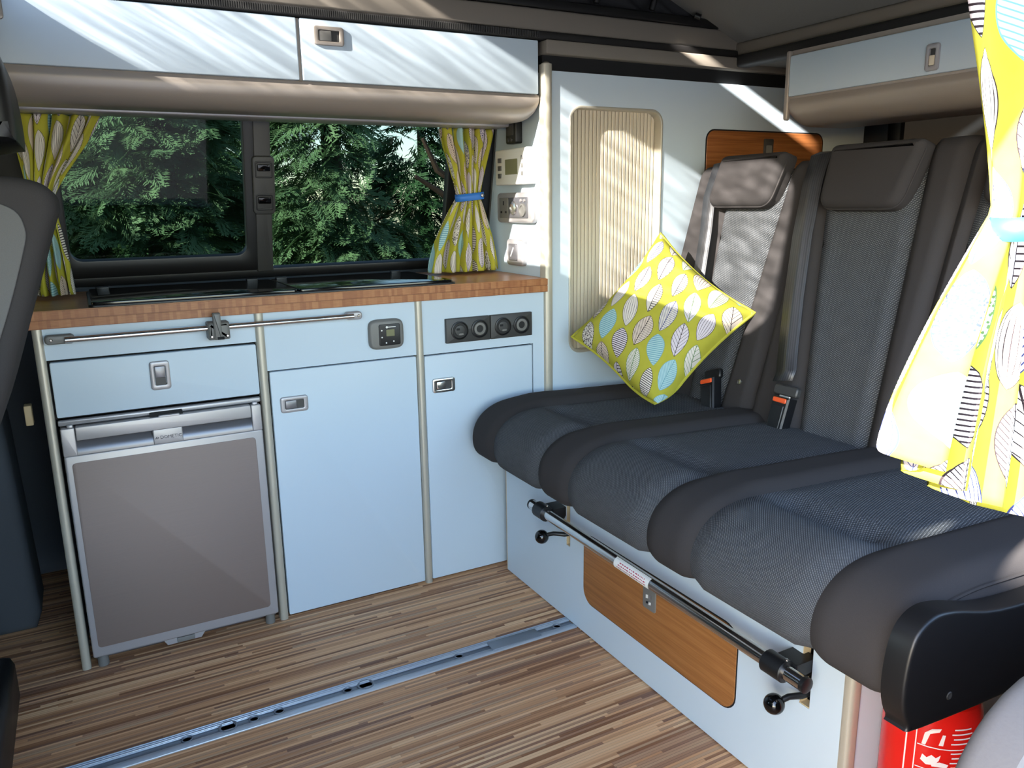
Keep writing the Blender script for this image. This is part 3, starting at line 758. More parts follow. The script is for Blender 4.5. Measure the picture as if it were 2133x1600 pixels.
# bamboo flap in the base
bf = slab('base_flap', rr2(.449, .962, .092, .268, .035), FX, -XB+.0, .003, 'bamboo', bs, .001)
ring('flap_joint', rr2(.4465, .9645, .0895, .2705, .036), rr2(.449, .962, .092, .268, .035), FX, -XB, .0008, 'dark', bs)
slab('flap_catch', rr2(.685, .727, .188, .246, .005, 3), FX, -XB+.003, .003, 'mgrey', bf, .001)
for (a, b, c_, d, mt) in ((.696, .703, .212, .222, 'white'), (.706, .713, .200, .208, 'white'), (.697, .704, .200, .207, 'blackgloss'), (.706, .714, .213, .224, 'chrome')):
    slab('catch_reflection', [(a, c_), (b, c_+.002), (b, d), (a, d-.002)], FX, -XB+.006, .0006, mt, bf)  # white and dark patches that paint reflections onto the catch
# release bar
tube('release_bar', [(1.05, -.283, .294), (1.05, -1.160, .285)], .0130, 'steel', bs, 18)
lathe('bar_cap', [(.0134, -.002), (.0134, .004), (.009, .006)], (1.05, -.283, .294), (0, 1, 0), 'black', bs, 18)
lathe('bar_cap', [(.0136, -.003), (.0136, .004), (.009, .006)], (1.05, -1.160, .285), (0, -1, 0), 'black', bs, 18)
for y, z in ((-.335, .2935), (-1.100, .2856)):
    lathe('bar_clamp', [(.018, -.022), (.020, -.020), (.020, .020), (.018, .022)], (1.05, y, z), (0, 1, 0), 'black', bs, 18)
    slab('clamp_arm', [(-y-.012, z-.028), (-y+.018, z-.028), (-y+.03, z-.01), (-y+.03, z+.012), (-y-.012, z+.014)], FX, -1.112, .05, 'black', bs, .004)
    lathe('clamp_screw', [(.003, 0), (.003, .022), (.0015, .023)], (1.052, y-.018, z), (0, .0, 1), 'chrome', bs, 10)
def lab(u, v):
    a = -.55+v*2.0; y = -.655-.118*u
    return (1.05-.0136*math.cos(a-.1), y, .2895-.0095*(u*.1)+.0136*math.sin(a-.1))
grid('bar_label', 6, 12, lab, 'white', bs)
for r_ in range(3):
    u = .10+.03*r_; k = 0
    while u < .88:
        w_ = random.uniform(.015, .06); v0 = .20+.2*r_
        def lp(a, b, u=u, w_=w_, v0=v0):
            p = Vector(lab(u+w_*a, v0+.085*b)); c_ = Vector((1.05, p.y, .2895)); return c_+(p-c_)*1.02
        grid('label_print', 1, 2, lp, 'redtext', bs); u += w_+random.uniform(.012, .03)
for y, zz in ((-.375, .235), (-1.122, .226)):
    yb = y+.038 if y > -.8 else y+.016; xk = 1.052
    tube('lever_stalk', [(1.125, y, zz), (1.09, y+.002, zz+.002), (1.07, (y+yb)/2+.002, zz+.002), (xk, yb, zz-.006)], [.006, .006, .0055, .005], 'black', bs, 10)
    lathe('lever_knob', [(.0178*math.sin(PI*k/12), -.0178*math.cos(PI*k/12)) for k in range(13)], (xk-.004, yb+.004, zz-.010), (0, 0, 1), 'blackgloss', bs, 22)
box('slot_plate', 1.104, 1.118, -1.136, -1.128, .20, .40, 'black', bs)

# seat cushion: continuous profile swept across the bench, split at the seams
SEAM = [-.016, -.163, -.394, -.524, -.805, -.930, -1.197, -1.345]
KIND = ['bolster', 'insert', 'bolster', 'insert', 'bolster', 'insert', 'bolster']
base_prof = [(1.70, .488), (1.62, .496), (1.5, .503), (1.38, .508), (1.28, .512), (1.20, .516), (1.15, .518), (1.11, .517), (1.075, .511), (1.045, .499), (1.02, .480), (1.003, .455), (.996, .428), (.997, .402), (1.004, .384), (1.018, .374), (1.05, .370), (1.12, .370)]
def cat(P, t):
    n = len(P)-1; x = t*n; i = min(int(x), n-1); f = x-i
    p0, p1, p2, p3 = P[max(i-1, 0)], P[i], P[i+1], P[min(i+2, n)]
    return [0.5*((2*p1[k])+(-p0[k]+p2[k])*f+(2*p0[k]-5*p1[k]+4*p2[k]-p3[k])*f*f+(-p0[k]+3*p1[k]-3*p2[k]+p3[k])*f**3) for k in range(2)]
def sstep(a, b, x):
    t = max(0, min(1, (x-a)/(b-a))); return t*t*(3-2*t)
def bump(y, kind, y0, y1, x, zz):
    d = min(y0-y, y-y1); w = y0-y1
    e = sstep(0, .035, d)
    top = sstep(1.10, 1.20, x)
    if kind == 'bolster': return -.006 + (.006+.011)*math.sqrt(max(0, e))*(.55+.45*top)
    dip = -.020*math.exp(-((x-1.185)/.035)**2) - .006*top
    return -.006+.010*e + dip*sstep(0, .05, d)
def seat_pt(y, t, kind, y0, y1):
    p = cat(base_prof, t); q = cat(base_prof, min(1, t+.004)); r_ = cat(base_prof, max(0, t-.004))
    tx, tz = q[0]-r_[0], q[1]-r_[1]; L = math.hypot(tx, tz) or 1
    nx, nz = tz/L, -tx/L
    if nz < 0 and p[1] > .45: nx, nz = -nx, -nz
    h = bump(y, kind, y0, y1, p[0], p[1])
    R_ = .050; d = min(-.016-y, y+1.345)
    if d < R_: h -= R_-math.sqrt(max(0, R_*R_-(R_-max(d, 0))**2))
    if t > .9: h *= 1-(t-.9)/.1
    return (p[0]+nx*h, y-.004, p[1]+nz*h)
for k, kind in enumerate(KIND):
    y0, y1 = SEAM[k], SEAM[k+1]; nu = 16 if k not in (0, 6) else 22
    o = grid('seat_'+kind, nu, 80, lambda u, v: seat_pt(y0+(y1-y0)*u, v, kind, y0, y1), 'weave' if kind == 'insert' else 'fabric', bs,
         uv=lambda u, v: ((y0+(y1-y0)*u), v*1.05))
# closed ends of the cushion
for yv, k in ((-.016, 0), (-1.345, 6)):
    pts = [seat_pt(yv, j/60, KIND[k], SEAM[k], SEAM[k+1]) for j in range(61)]
    ys_ = yv+(-.004)
    link('seat_end', [(p[0], ys_, p[2]) for p in pts]+[(1.70, ys_, .37)], [tuple(range(62))], 'fabric', bs)
tube('seat_piping', [Vector(seat_pt(-1.333, j/60, 'bolster', SEAM[6], SEAM[7]))+Vector((0, -.002, 0)) for j in range(8, 56)], .003, 'fabric', bs, 6)
link('seat_underside', [(1.035, -.03, .3715), (1.7, -.03, .3715), (1.7, -1.33, .3715), (1.035, -1.33, .3715)], [(0, 1, 2, 3)], 'dark', bs)

# backrest
def bx(z): return 1.47+.29*z
BN = Vector((-1, 0, .29)).normalized()
ZT = 1.155
def back_piece(name, yl, yr, z0, z1, kind, mat, bulge=.0, roundtop=False, edge=.03, side=0):
    """yl/yr: functions of z; a slightly domed panel on the reclined plane"""
    def f(u, v):
        z = z0+(z1-z0)*v; y = yl(z)+(yr(z)-yl(z))*u
        w = abs(yl(z)-yr(z)); d = min(u, 1-u)*w
        h = -.006+(bulge+.006)*math.sqrt(sstep(0, edge, d)) 
        if kind == 'insert': h += -.006*sstep(0, .06, d)*(1 if z < .93 else .4); h += -.005*math.exp(-((z-.937)/.006)**2)
        if side == 1 and u*w < .06: h -= .06-math.sqrt(max(0, .06**2-(.06-u*w)**2))
        if side == -1 and (1-u)*w < .06: h -= .06-math.sqrt(max(0, .06**2-(.06-(1-u)*w)**2))
        if roundtop:
            dt = (z1-z)
            if dt < .05: h -= .05-math.sqrt(max(0, .05**2-(.05-dt)**2))
        p = Vector((bx(z), y, z)) + BN*h; return p
    return grid(name, 18, 56, f, mat, bs, uv=lambda u, v: (yl(z0+(z1-z0)*v)+(yr(z0+(z1-z0)*v)-yl(z0+(z1-z0)*v))*u, z0+(z1-z0)*v))
cst = lambda a: (lambda z: a)
lnr = lambda a, b: (lambda z: a+(b-a)*(z-.48)/(1.15-.48))     # a at seat, b at top
ZB = .455
back_piece('back_bolster', cst(-.006), lnr(-.215, -.155), ZB, ZT, 'b', 'fabric', .016, True, .05, 1)
back_piece('back_insert', lnr(-.215, -.155), lnr(-.345, -.385), ZB, ZT-.02, 'insert', 'weave', .010)
back_piece('back_bolster', lnr(-.345, -.385), cst(-.458), ZB, ZT, 'b', 'fabric', .016, True)
back_piece('back_bolster', cst(-.458), lnr(-.625, -.500), ZB, ZT+.01, 'b', 'fabric', .016, True)
back_piece('back_insert', lnr(-.625, -.500), lnr(-.812, -.770), ZB, ZT-.01, 'insert', 'weave', .010)
back_piece('back_bolster', lnr(-.812, -.770), lnr(-.870, -.868), ZB, ZT+.03, 'b', 'fabric', .016, True)
back_piece('back_bolster', lnr(-.870, -.868), lnr(-.905, -.91), ZB, ZT+.03, 'b', 'fabric', .010, True)
back_piece('back_insert', lnr(-.905, -.91), cst(-1.15), ZB, ZT, 'insert', 'weave', .010)
back_piece('back_bolster', cst(-1.15), cst(-1.34), ZB, ZT+.01, 'b', 'fabric', .016, True, .05, -1)
# back shell behind the upholstery
vs = [(bx(z)+d, y, z) for d in (.02, .11) for z in (ZB, ZT-.03) for y in (-.010, -1.33)]
fixn(link('back_shell', vs, [(0, 1, 3, 2), (4, 5, 7, 6), (0, 1, 5, 4), (2, 3, 7, 6), (0, 2, 6, 4), (1, 3, 7, 5)], 'fabric', bs))
# headrests (outline in reclined plane: u=-y, w along slope)
FB = (Vector((0, -1, 0)), Vector((.29, 0, 1)).normalized(), BN)
def bw(z): return Vector((bx(z), 0, z)).dot(FB[1])
BOFF = Vector((bx(1.), 0, 1.)).dot(BN)
def hrest(yl, yr, ylb, yrb, z0, z1):
    a, b = bw(z0), bw(z1); pts = []
    # rounded trapezoid
    cor = [(-yrb, a, .035), (-yr, b, .022), (-yl, b, .022), (-ylb, a, .035)]
    for i in range(4):
        p = Vector(cor[i][:2]); pa = Vector(cor[i-1][:2]); pb = Vector(cor[(i+1) % 4][:2]); r_ = cor[i][2]
        da = (pa-p).normalized(); db = (pb-p).normalized()
        for k in range(7):
            t = k/6; q = (p+da*r_)*(1-t)**2+p*2*t*(1-t)+(p+db*r_)*t*t; pts.append((q.x, q.y))
    h = slab('headrest', pts, FB, BOFF+.0, .054, 'fabric', bs, .022, 6)
    sp = inset(pts, .004); c_ = [FB[0]*p[0]+FB[1]*p[1]+FB[2]*(BOFF+.044) for p in sp]
    tube('headrest_piping', [FB[0]*p[0]+FB[1]*p[1]+FB[2]*(BOFF+.032) for p in pts[20:28]+pts[0:8]], .0028, 'fabric', h, 6)
    return h
hrest(-.152, -.395, -.137, -.365, 1.018, 1.158)
hrest(-.532, -.785, -.536, -.755, 1.012, 1.163)
hrest(-.93, -1.17, -.94, -1.16, 1.02, 1.195)
# belts
def belt(name, path, wdt, parent):
    """path: list of (y,z) on the backrest + height off it"""
    P = [Vector((bx(z), y, z))+BN*h for (y, z, h) in path]
    vs, us, fs = [], [], []; L = 0
    for i, p in enumerate(P):
        if i: L += (P[i]-P[i-1]).length
        t = (P[min(i+1, len(P)-1)]-P[max(i-1, 0)]).normalized(); s = t.cross(BN).normalized()
        for k, s_ in enumerate((-1, 1)):
            vs.append(p+s*s_*wdt/2); us.append((k, L))
    for i in range(len(P)-1): fs.append((2*i, 2*i+1, 2*i+3, 2*i+2))
    o = link(name, vs, fs, 'webbing', parent, True, us); md = o.modifiers.new('thickness', 'SOLIDIFY'); md.thickness = .0022; md.offset = 0; return o
belt('seat_belt', [(-.482, 1.165, -.01), (-.482, 1.15, .018), (-.490, 1.08, .030), (-.503, .95, .032), (-.528, .80, .032), (-.556, .67, .034), (-.573, .62, .040), (-.578, .595, .050)], .060, bs)
belt('seat_belt', [(-.118, 1.16, -.01), (-.120, 1.145, .018), (-.125, 1.05, .030), (-.150, .95, .032), (-.165, .85, .032), (-.185, .72, .032), (-.2, .6, .034)], .048, bs)
def placeb(y, z, h): return Vector((bx(z), y, z))+BN*h
def buckle(y, z, tilt, tongue):
    a = math.radians(tilt); e1 = Vector((0, -math.cos(a), 0))+FB[1]*math.sin(a); e2 = FB[1]*math.cos(a)+Vector((0, 1, 0))*math.sin(a)
    o = Vector((bx(z), y, z)); 
    def fr_sl(name, pts, h0, d, mat, par, bev=.004):
        off = [(o+e1*p[0]+e2*p[1]) for p in pts]; n_ = e1.cross(e2)
        n_ = BN; vs = []; N = len(pts); ip = inset(pts, bev)
        L = [(pts, h0), (pts, h0+d-bev), (ip, h0+d)]
        for q, hh in L: vs += [o+e1*p[0]+e2*p[1]+n_*hh for p in q]
        fs = [tuple(range(N-1, -1, -1))]+[(k*N+i, k*N+(i+1) % N, (k+1)*N+(i+1) % N, (k+1)*N+i) for k in range(2) for i in range(N)]+[tuple(2*N+i for i in range(N))]
        return autosmooth(link(name, vs, fs, mat, par), 40)
    b = fr_sl('buckle', [(-.022, -.055), (.026, -.055), (.027, .045), (-.026, .045)][::1], .02, .030, 'black', bs)
    fr_sl('buckle_button', rr(0, .036, .042, .012, .003, 3), .040, .0125, 'orange', b, .002)
    fr_sl('buckle_cover', rr(0, -.010, .036, .07, .003, 3), .045, .0065, 'black', b, .002)
    if tongue:
        fr_sl('belt_tongue', rr(0, .062, .074, .026, .008, 4), .026, .014, 'dgrey', bs, .003)
        fr_sl('tongue_plate', rr(0, .048, .034, .012, .001, 2), .032, .004, 'chrome', bs, .001)
    else:
        fr_sl('belt_tongue', rr(.004, .058, .06, .03, .01, 4), .02, .012, 'black', bs, .003)
buckle(-.585, .515, 0, True); buckle(-.335, .515, 20, False)
for y, z in ((-.415, .567), (-.866, .569)):
    p = placeb(y, z, .020); lathe('bolt', [(.008, 0), (.007, .004), (.003, .005)], p, BN, 'chrome', bs, 12)
# hinge cover at the aisle end
FN = (Vector((1, 0, 0)), Vector((0, 0, 1)), Vector((0, -1, 0)))
cv = [(.975, .380), (1.005, .366), (1.30, .35), (1.62, .36), (1.64, .50), (1.5, .50), (1.30, .488), (1.15, .498), (1.05, .523), (1.005, .526), (.975, .508), (.962, .47), (.960, .42)]
slab('hinge_cover', sm(cv, 4), FN, 1.352, .034, 'black', bs, .005, 4)
lathe('cover_screw', [(.006, 0), (.005, .001), (.002, .0005)], (1.056, -1.386, .398), (0, -1, 0), 'dgrey', bs, 10)
for x in (1.0, 1.012, 1.024, 1.036): lathe('fabric_knot', [(.007, 0), (.009, .01), (.006, .018)], (x-.02, -1.345, .47+.012*((x-1.0)/.012)), (0, -1, 0), 'dgrey', bs, 10)

# ================================================================== SCATTER CUSHION
Lc, Tc, Rc = Vector((1.315, -.056, .672)), Vector((1.578, -.115, .955)), Vector((1.672, -.400, .752)); Bc = Lc+Rc-Tc+Vector((-.02, 0, .01))
cn = (Rc-Lc).cross(Tc-Bc).normalized()
if cn.y > 0: cn = -cn
cu = thing('scatter_cushion', 'square lime cushion with leaf print propped on its corner on the bench seat', 'cushion', (1.42, -.25, .52))
def cush(sgn):
    def f(u, v):
        a, b = 2*u-1, 2*v-1
        # pull edges in so that corners become ears
        pu = u + .055*a*(-(1-b*b))*abs(a)**2; pv = v + .055*b*(-(1-a*a))*abs(b)**2
        p = Bc*(1-pu)*(1-pv)+Rc*pu*(1-pv)+Lc*(1-pu)*pv+Tc*pu*pv
        h = .075*((1-a**4)*(1-b**4))**.6 + .004*math.sin(9*a+4*b)*(1-a*a)*(1-b*b)
        p = p+cn*sgn*h
        zmin = .516+.004*(sgn+1)+.03*abs(a)*.0
        if p.z < zmin+.05: 
            t = zmin+.05-p.z; p.z = zmin+.05*math.exp(-t/.05)
            p += Vector((.0, -.25*t*(1 if sgn > 0 else -1), 0))*.6
        return p
    return f
grid('cushion_front', 44, 44, cush(1), 'leaf', cu, uv=lambda u, v: (.42*(.30*u-.953*v)+.02, .42*(.953*u+.30*v)+.03))
grid('cushion_back', 44, 44, cush(-1), 'leaf', cu, uv=lambda u, v: (u*.42+1.2, v*.42+.5))
edge = [(t/30, 0) for t in range(30)]+[(1, t/30) for t in range(30)]+[(1-t/30, 1) for t in range(30)]+[(0, 1-t/30) for t in range(30)]
fc, bc_ = cush(1), cush(-1)
pip = [(fc(a, b)+bc_(a, b))/2 for a, b in edge]
po = tube('piping', pip, .0045, 'leaf', cu, 6, True)

# ================================================================== CURTAINS
def curtain(name, label, zt, zb, ztie, xt, xtie, xb, ybase, amp, folds, W, seed, hem=None, ydrift=None, band=True, axis='x'):
    root = thing(name, label, 'curtain', ((xt[0]+xt[1])/2, ybase, zb), 'leaf print curtains')
    H = zt-zb; rnd = random.Random(seed); ph = [rnd.uniform(0, 6.28) for _ in range(4)]
    def lr(v):
        z = zt-H*v; vt = (zt-ztie)/H
        if v < vt:
            t = v/vt; s = t*t*(3-2*t)*.35+t*.65
            return [xt[k]+(xtie[k]-xt[k])*s for k in (0, 1)], 1-.62*s
        t = (v-vt)/(1-vt); s = 1-(1-t)**1.6
        return [xtie[k]+(xb[k]-xtie[k])*s for k in (0, 1)], .38+.62*s
    def f(u, v):
        (a, b), am = lr(v); z = zt-H*v
        ph_ = 2*PI*folds*u
        w = math.sin(ph_+ph[0]+.5*math.sin(3*v+ph[1])) + .35*math.sin(2.3*ph_+ph[2]+2*v)
        x = a+(b-a)*(u+.25/folds*math.sin(ph_*1.0+ph[3])*.6)
        y = ybase+amp*am*w - .012*math.sin(PI*u)
        if ydrift: y += ydrift(u, v)
        if hem: z += hem(u)*v**3
        return Vector((x, y, z))
    g = grid('cloth', int(folds*16), 60, f, 'leaf', root, uv=lambda u, v: (u*W+seed*.37, -v*H*1.02+seed*.21), thick=.0015)
    if band:
        vt = (zt-ztie)/H; n = 28; vs, fs = [], []
        (a, b), am = lr(vt); cx, hw = (a+b)/2, (b-a)/2+.006; hy = amp*.38*1.5+.014
        for k in range(n):
            g_ = 2*PI*k/n; sx = math.copysign(abs(math.cos(g_))**.7, math.cos(g_)); sy = math.copysign(abs(math.sin(g_))**.7, math.sin(g_))
            for dz in (-.014, .014): vs.append((cx+hw*sx, ybase-.008+hy*sy, ztie+dz*.75+.012*(sx)*.35))
        fs = [(2*k, 2*((k+1) % n), 2*((k+1) % n)+1, 2*k+1) for k in range(n)]
        bo = link('tie_back', vs, fs, 'blueband', root, True); md = bo.modifiers.new('thickness', 'SOLIDIFY'); md.thickness = .002
        lathe('snap', [(.006, 0), (.005, .002), (.003, .003)], (cx+hw*.72, ybase-.010-hy*.86, ztie+.004), (.25, -1, 0), 'chrome', bo, 12)
    return root
curtain('curtain', 'lime leaf-print curtain tied with a blue strap beside the wardrobe end', 1.2595, .846, 1.066, (1.060, 1.236), (1.112, 1.190), (1.012, 1.246), .262, .016, 5, .62, 1)
curtain('curtain', 'lime leaf-print curtain gathered behind the driver seat', 1.2595, .846, 1.066, (.0, .188), (.020, .068), (-.01, .088), .262, .016, 5, .58, 2, band=False)
curtain('curtain', 'sunlit leaf-print curtain with blue strap hanging by the door opening', 1.33, .74, 1.020, (.765, 1.10), (.842, .945), (.728, 1.06), -1.50, .022, 6, .9, 3,
        hem=lambda u: .085*(1-u)**2 - .05*u, ydrift=lambda u, v: .045*u)

# ================================================================== DRIVER SEAT
ds = thing('driver_seat', 'dark grey driver seat with light grey side seen from behind', 'car seat', (-.2, -.33, 0))
FD = (Vector((1, 0, 0)), Vector((0, 0, 1)), Vector((0, -1, 0)))
slab('backrest', sm([(-.120, .60), (-.058, .66), (.018, .86), (.072, 1.010), (.086, 1.050), (.074, 1.082), (.02, 1.095), (-.05, 1.085), (-.10, 1.03), (-.20, .75), (-.25, .60)]), FD, .09, .45, 'fabric', ds, .022, 6)
slab('side_panel', sm([(-.16, .64), (-.080, .71), (-.010, .86), (.034, .98), (.042, 1.020), (.026, 1.050), (-.03, 1.060), (-.075, 1.0), (-.16, .76)]), FD, .5395, .004, 'fabric_lt', ds, .002)
hr = [(-.06, 1.150), (.030, 1.150), (.044, 1.165), (.040, 1.26), (.02, 1.31), (-.03, 1.32), (-.06, 1.28)]
slab('headrest', sm(hr), (Vector((1, 0, 0)), Vector((0, 0, 1)), Vector((0, -1, 0))), .16, .27, 'black', ds, .03, 5)
for y in (-.23, -.36): tube('headrest_post', [(-.01, y, 1.06), (-.006, y, 1.17)], .007, 'chrome', ds, 10)
slab('seat_cushion', [(-.72, .36), (-.30, .36), (-.25, .42), (-.27, .52), (-.70, .54), (-.78, .48)], (Vector((1, 0, 0)), Vector((0, 0, 1)), Vector((0, -1, 0))), .08, .48, 'fabric', ds, .05, 5)
box('seat_base', -.70, -.22, -.50, -.14, 0, .36, 'black', ds, .02)
box('base_cover', -.30, -.118, -.56, -.06, .0, .115, 'black', ds, .02)
# pillar trim panel and cable stub beside the kitchen
pt = thing('pillar_trim', 'slate carpeted trim panel standing beside the end of the kitchen unit', 'trim panel', (-.12, .28, 0))
slab('trim_face', [(-.30, .0), (-.10, .0), (-.085, .04), (-.100, .5), (-.115, .80), (-.30, .80)], FY, -.42, .16, 'vanpaint', pt, .02, 4)
box('wood_block', -.040, -.025, .06, .09, .58, .625, 'plywood_edge', pt, .002)

# ================================================================== FLOOR RAIL
fr_ = thing('floor_rail', 'aluminium seat track let into the floor', 'floor track', (.4, -.392, 0))
def strip(name, y0, y1, z1, mat, x0=-.72, x1=1.099): return box(name, x0, x1, y0, y1, 0.0002, z1, mat, fr_, .0008, 1)
m = M('anodised_aluminium'); MAT['alu'] = m.bsdf(lin((190, 197, 206)), .3, .35)
m = M('aluminium_shadow_groove'); MAT['alug'] = m.bsdf(lin((132, 138, 146)), .4, .4)
strip('track_lip', -.420, -.401, .0042, 'alu'); strip('track_lip', -.383, -.364, .0042, 'alu')
strip('track_groove', -.401, -.383, .0012, 'alug')
for y in (-.3675, -.3735, -.3795): strip('track_rib', y-.0012, y+.0012, .0054, 'alu')
for x, r_ in ((.183, .011), (.262, .019), (.314, .011), (.366, .011), (.515, .011), (.556, .019), (.785, .011), (1.056, .011)):
    lathe('track_hole', [(r_, .0003), (r_, .0046), (r_*.86, .0052), (r_*.78, .0044), (r_*.74, .0012)], (x, -.392, 0), (0, 0, 1), 'alug', fr_, 20)
for x0, x1 in ((.865, 1.0),):
    box('track_bridge', x0, x1, -.412, -.376, .004, .0058, 'alug', fr_, .0008, 1)

# ================================================================== FIRE EXTINGUISHER
fe = thing('fire_extinguisher', 'small red fire extinguisher with white instructions under the bench seat end', 'extinguisher', (1.185, -1.285, .003))
EX, EY, ER = 1.190, -1.285, .068
lathe('cylinder', [(ER*.9, 0), (ER, .012), (ER, .285), (ER*.94, .305), (ER*.6, .322), (.018, .328), (.018, .334)], (EX, EY, .003), (0, 0, 1), 'red', fe, 40)
lathe('valve', [(.016, 0), (.018, .008), (.014, .02)], (EX, EY, .336), (0, 0, 1), 'black', fe, 16)
def wrap(a0, z0):
    def f(x, y, z):
        a = a0+x/ER; r_ = ER+.0006+z; return Vector((EX+r_*math.sin(a), EY-r_*math.cos(a), z0+y+.042))
    return f
A0 = -.75
def bar(a, z, w, h, mat='whitetext', name='print_line'):
    f = wrap(a, z); return grid(name, 6, 1, lambda u, v: f((u-.5)*w, (v-.5)*h, .0004), mat, fe)
bar(A0-.72, .09, .0022, .26); bar(A0-.52, .16, .0016, .20)
bar(A0+.16, .206, .088, .0016); bar(A0+.16, .168, .088, .0016); bar(A0+.42, .150, .054, .0014)
text_mesh('instructions', 'PULL', .020, 'whitetext', fe, wrap(A0-.24, .134))
text_mesh('instructions', 'TO RE', .020, 'whitetext', fe, wrap(A0-.20, .116))
text_mesh('instructions', 'PAPER', .019, 'whitetext', fe, wrap(A0+.46, .140))
text_mesh('instructions', 'EASI', .019, 'whitetext', fe, wrap(A0+.46, .122))
for r_ in range(4): bar(A0+.40, .200-.008*r_ , .030-.004*(r_ % 2), .0022)
for r_ in range(4): bar(A0+.40, .240-.008*r_, .026+.006*(r_ % 2), .0022)
def blob(a, z, pts, s=1.0):
    f = wrap(a, z); link('pictogram', [f(p[0]*s, p[1]*s, .0004) for p in pts], [tuple(range(len(pts)))], 'whitetext', fe)
blob(A0-.20, .224, [(-.014, -.016), (-.009, -.016), (-.004, .004), (.008, .010), (.010, .016), (-.002, .013), (-.011, .004)])
blob(A0-.05, .226, [(-.002, -.014), (.004, -.014), (.006, .004), (.002, .004)])
blob(A0-.22, .186, [(-.012, -.004), (-.004, -.010), (.006, -.008), (.012, .0), (.014, .010), (.008, .004), (.002, .008), (-.004, .002), (-.010, .006)])
blob(A0-.02, .178, [(-.010, -.003), (.010, -.003), (.012, .003), (.0, .006), (-.011, .002)])

# ================================================================== NEAR SIDE TRIM
gt = thing('side_trim', 'rounded grey moulded trim below the side window by the door opening', 'trim panel', (1.2, -1.6, 0))
out = [(.745, .0), (1.9, .0), (1.9, .600), (.885, .600)] + [(.885+.14*math.cos(a), .460+.14*math.sin(a)) for a in [PI/2+PI/2*k/8 for k in range(1, 9)]]
slab('moulding', out, (Vector((1, 0, 0)), Vector((0, 0, 1)), Vector((0, 1, 0))), -1.61, .05, 'greytrim', gt, .02, 5)
bpy.data.objects['moulding'].data.flip_normals()

# ================================================================== OUTSIDE
gr = struct(box('ground', -30, 30, -30, 30, -.50, -.45, 'gravel'))
gr['label'] = 'pale gravel ground outside the van'; gr['category'] = 'ground'
lawn = box('lawn', -12, 14, 1.0, 18, -.45, -.43, 'grass'); struct(lawn)
def frond_mesh(rnd):
    """flat cypress spray: a branching fan of slender scale leaves"""
    vs, fs = [], []
    def quad(p, d, l, w):
        s = Vector((-d.y, d.x, 0)); b = len(vs)
        vs.extend([p, p+d*l*.5+s*w+Vector((0, 0, .01)), p+d*l, p+d*l*.5-s*w]); fs.append((b, b+1, b+2, b+3))
    for k in range(9):
        t = k/9; p = Vector((t, 0, -.18*t*t)); L = .46*(1-t)+.14
        for s in (-1, 1):
            a = s*(.55+rnd.uniform(-.1, .15)); d = Vector((math.cos(a), math.sin(a), -.12)); quad(p, d, L, .030)
            for j in (1, 2, 3):
                q = p+d*L*j/4; a2 = a+(.5 if j % 2 else -.5)*s; quad(q, Vector((math.cos(a2), math.sin(a2), -.15)), L*.42, .024)
    quad(Vector((0, 0, 0)), Vector((1, 0, -.15)), 1.05, .02)
    return vs, fs
FR = [frond_mesh(random.Random(k)) for k in range(3)]
def conifer(x, y, h, rad, n, seed, mat, label, zlo=-.4, gap=None, sz=(.12, .24)):
    rnd = random.Random(seed); root = thing('conifer_tree', label, 'tree', (x, y, -.45), 'conifers beyond the kitchen window')
    tube('trunk', [(x, y, -.45), (x+.03, y, h*.5), (x, y, h)], [.10, .07, .02], 'bark', root, 8)
    vs, fs = [], []
    for i in range(n):
        z = rnd.uniform(zlo, h); t = max(0, (z+.4)/(h+.4)); R_ = rad*(1-.55*t)
        a = rnd.uniform(-PI, 0) if rnd.random() < .85 else rnd.uniform(0, PI)
        rr_ = R_*math.sqrt(rnd.uniform(.25, 1.05)); p = Vector((x+rr_*math.cos(a), y+rr_*math.sin(a)*.8, z))
        if gap and gap(p): continue
        s = rnd.uniform(*sz); yaw = a+rnd.uniform(-.7, .7); pit = rnd.uniform(.0, .75); rol = rnd.uniform(-.8, .8)
        mt = Matrix.Rotation(yaw, 3, 'Z') @ Matrix.Rotation(pit, 3, 'Y') @ Matrix.Rotation(rol, 3, 'X')
        fv, ff = FR[rnd.randrange(3)]; b = len(vs)
        vs.extend([p+mt@(v*s) for v in fv]); fs.extend([tuple(b+k for k in f) for f in ff])
    o = link('foliage', vs, fs, mat, root); o['kind'] = 'stuff'
    return root
conifer(.42, 1.85, 2.2, .52, 2200, 1, 'conifer', 'bright green cypress tree seen through the sliding window pane', sz=(.09, .19))
conifer(1.58, 3.25, 2.5, .62, 2200, 2, 'conifer', 'bright green cypress tree seen behind the window divider', gap=lambda p: p.x > 1.70 and p.z > .95, sz=(.12, .25))
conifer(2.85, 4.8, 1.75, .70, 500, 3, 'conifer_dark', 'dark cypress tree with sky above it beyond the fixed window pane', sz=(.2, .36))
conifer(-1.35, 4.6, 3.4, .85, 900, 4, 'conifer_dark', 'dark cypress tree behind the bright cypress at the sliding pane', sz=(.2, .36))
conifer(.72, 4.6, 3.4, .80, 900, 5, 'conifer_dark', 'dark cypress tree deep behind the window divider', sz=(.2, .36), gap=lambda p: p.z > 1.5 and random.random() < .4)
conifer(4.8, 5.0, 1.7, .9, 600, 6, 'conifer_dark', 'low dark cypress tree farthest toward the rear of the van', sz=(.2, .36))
bt = thing('bare_tree', 'bare trunk with curved branches against the sky beyond the fixed pane', 'tree', (2.55, 3.0, -.45))
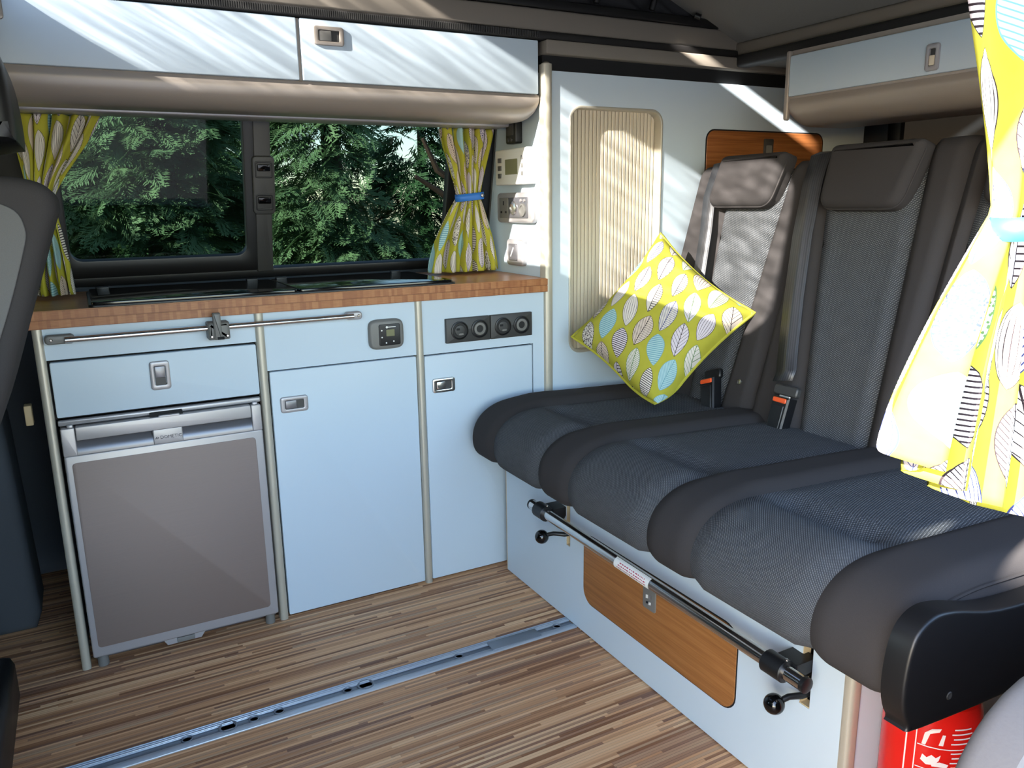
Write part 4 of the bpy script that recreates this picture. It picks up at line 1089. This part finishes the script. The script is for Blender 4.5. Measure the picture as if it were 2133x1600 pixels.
tube('trunk', [(2.62, 3.0, -.45), (2.60, 3.0, .6), (2.56, 3.0, 1.4), (2.50, 3.0, 3.0)], [.12, .11, .10, .06], 'bark', bt, 10)
for pth in ([(2.58, 2.98, 1.2), (2.35, 2.9, 1.16), (2.18, 2.88, 1.26), (2.08, 2.86, 1.45)], [(2.56, 2.98, 1.38), (2.38, 2.9, 1.36), (2.28, 2.88, 1.5), (2.24, 2.88, 1.75)], [(2.58, 2.98, 1.02), (2.4, 2.9, .98), (2.2, 2.88, 1.12), (2.02, 2.86, 1.22)]):
    tube('branch', pth, [.035, .028, .02, .012], 'bark', bt, 7)

# unseen hedge added ahead of the van to block low sun near the floor
HX = -4.0; vs, fs = [], []; rnd = random.Random(5); nu_, nv_ = 70, 26
hd = thing('sun_block_hedge', 'added dark hedge out of view ahead of the van, blocking the low sun', 'hedge', (HX-.6, -1.2, -.45))
HT = 2.96
def hedge(u, v):
    """one continuous skin: front face, top, back face"""
    y = -3.10+3.9*u; t = v*3
    if t < 1: p = Vector((HX, y, -.45+(HT+.45)*t))
    elif t < 2: p = Vector((HX-1.2*(t-1), y, HT))
    else: p = Vector((HX-1.2, y, HT-(HT+.45)*(t-2)))
    return p+Vector((rnd.uniform(-.06, .06), rnd.uniform(-.05, .05), rnd.uniform(-.03, .02) if .05 < v < .95 else 0))
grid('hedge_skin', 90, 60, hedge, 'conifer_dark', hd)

bh = thing('boundary_hedge', 'dense dark hedge forming the backdrop beyond the cypress trees', 'hedge', (1.5, 7.6, -.45))
def bhedge(u, v):
    x = -6+16*u; t = v*3; H_ = 1.55 + .5*math.sin(x*1.1) - (1.0 if 1.6 < x < 4.5 else 0)*.7
    if t < 1: p = Vector((x, 7.2, -.45+(H_+.45)*t))
    elif t < 2: p = Vector((x, 7.2+.9*(t-1), H_))
    else: p = Vector((x, 8.1, H_-(H_+.45)*(t-2)))
    return p+Vector((rnd.uniform(-.08, .08), rnd.uniform(-.1, .1), rnd.uniform(-.08, .08) if .05 < v < .95 else 0))
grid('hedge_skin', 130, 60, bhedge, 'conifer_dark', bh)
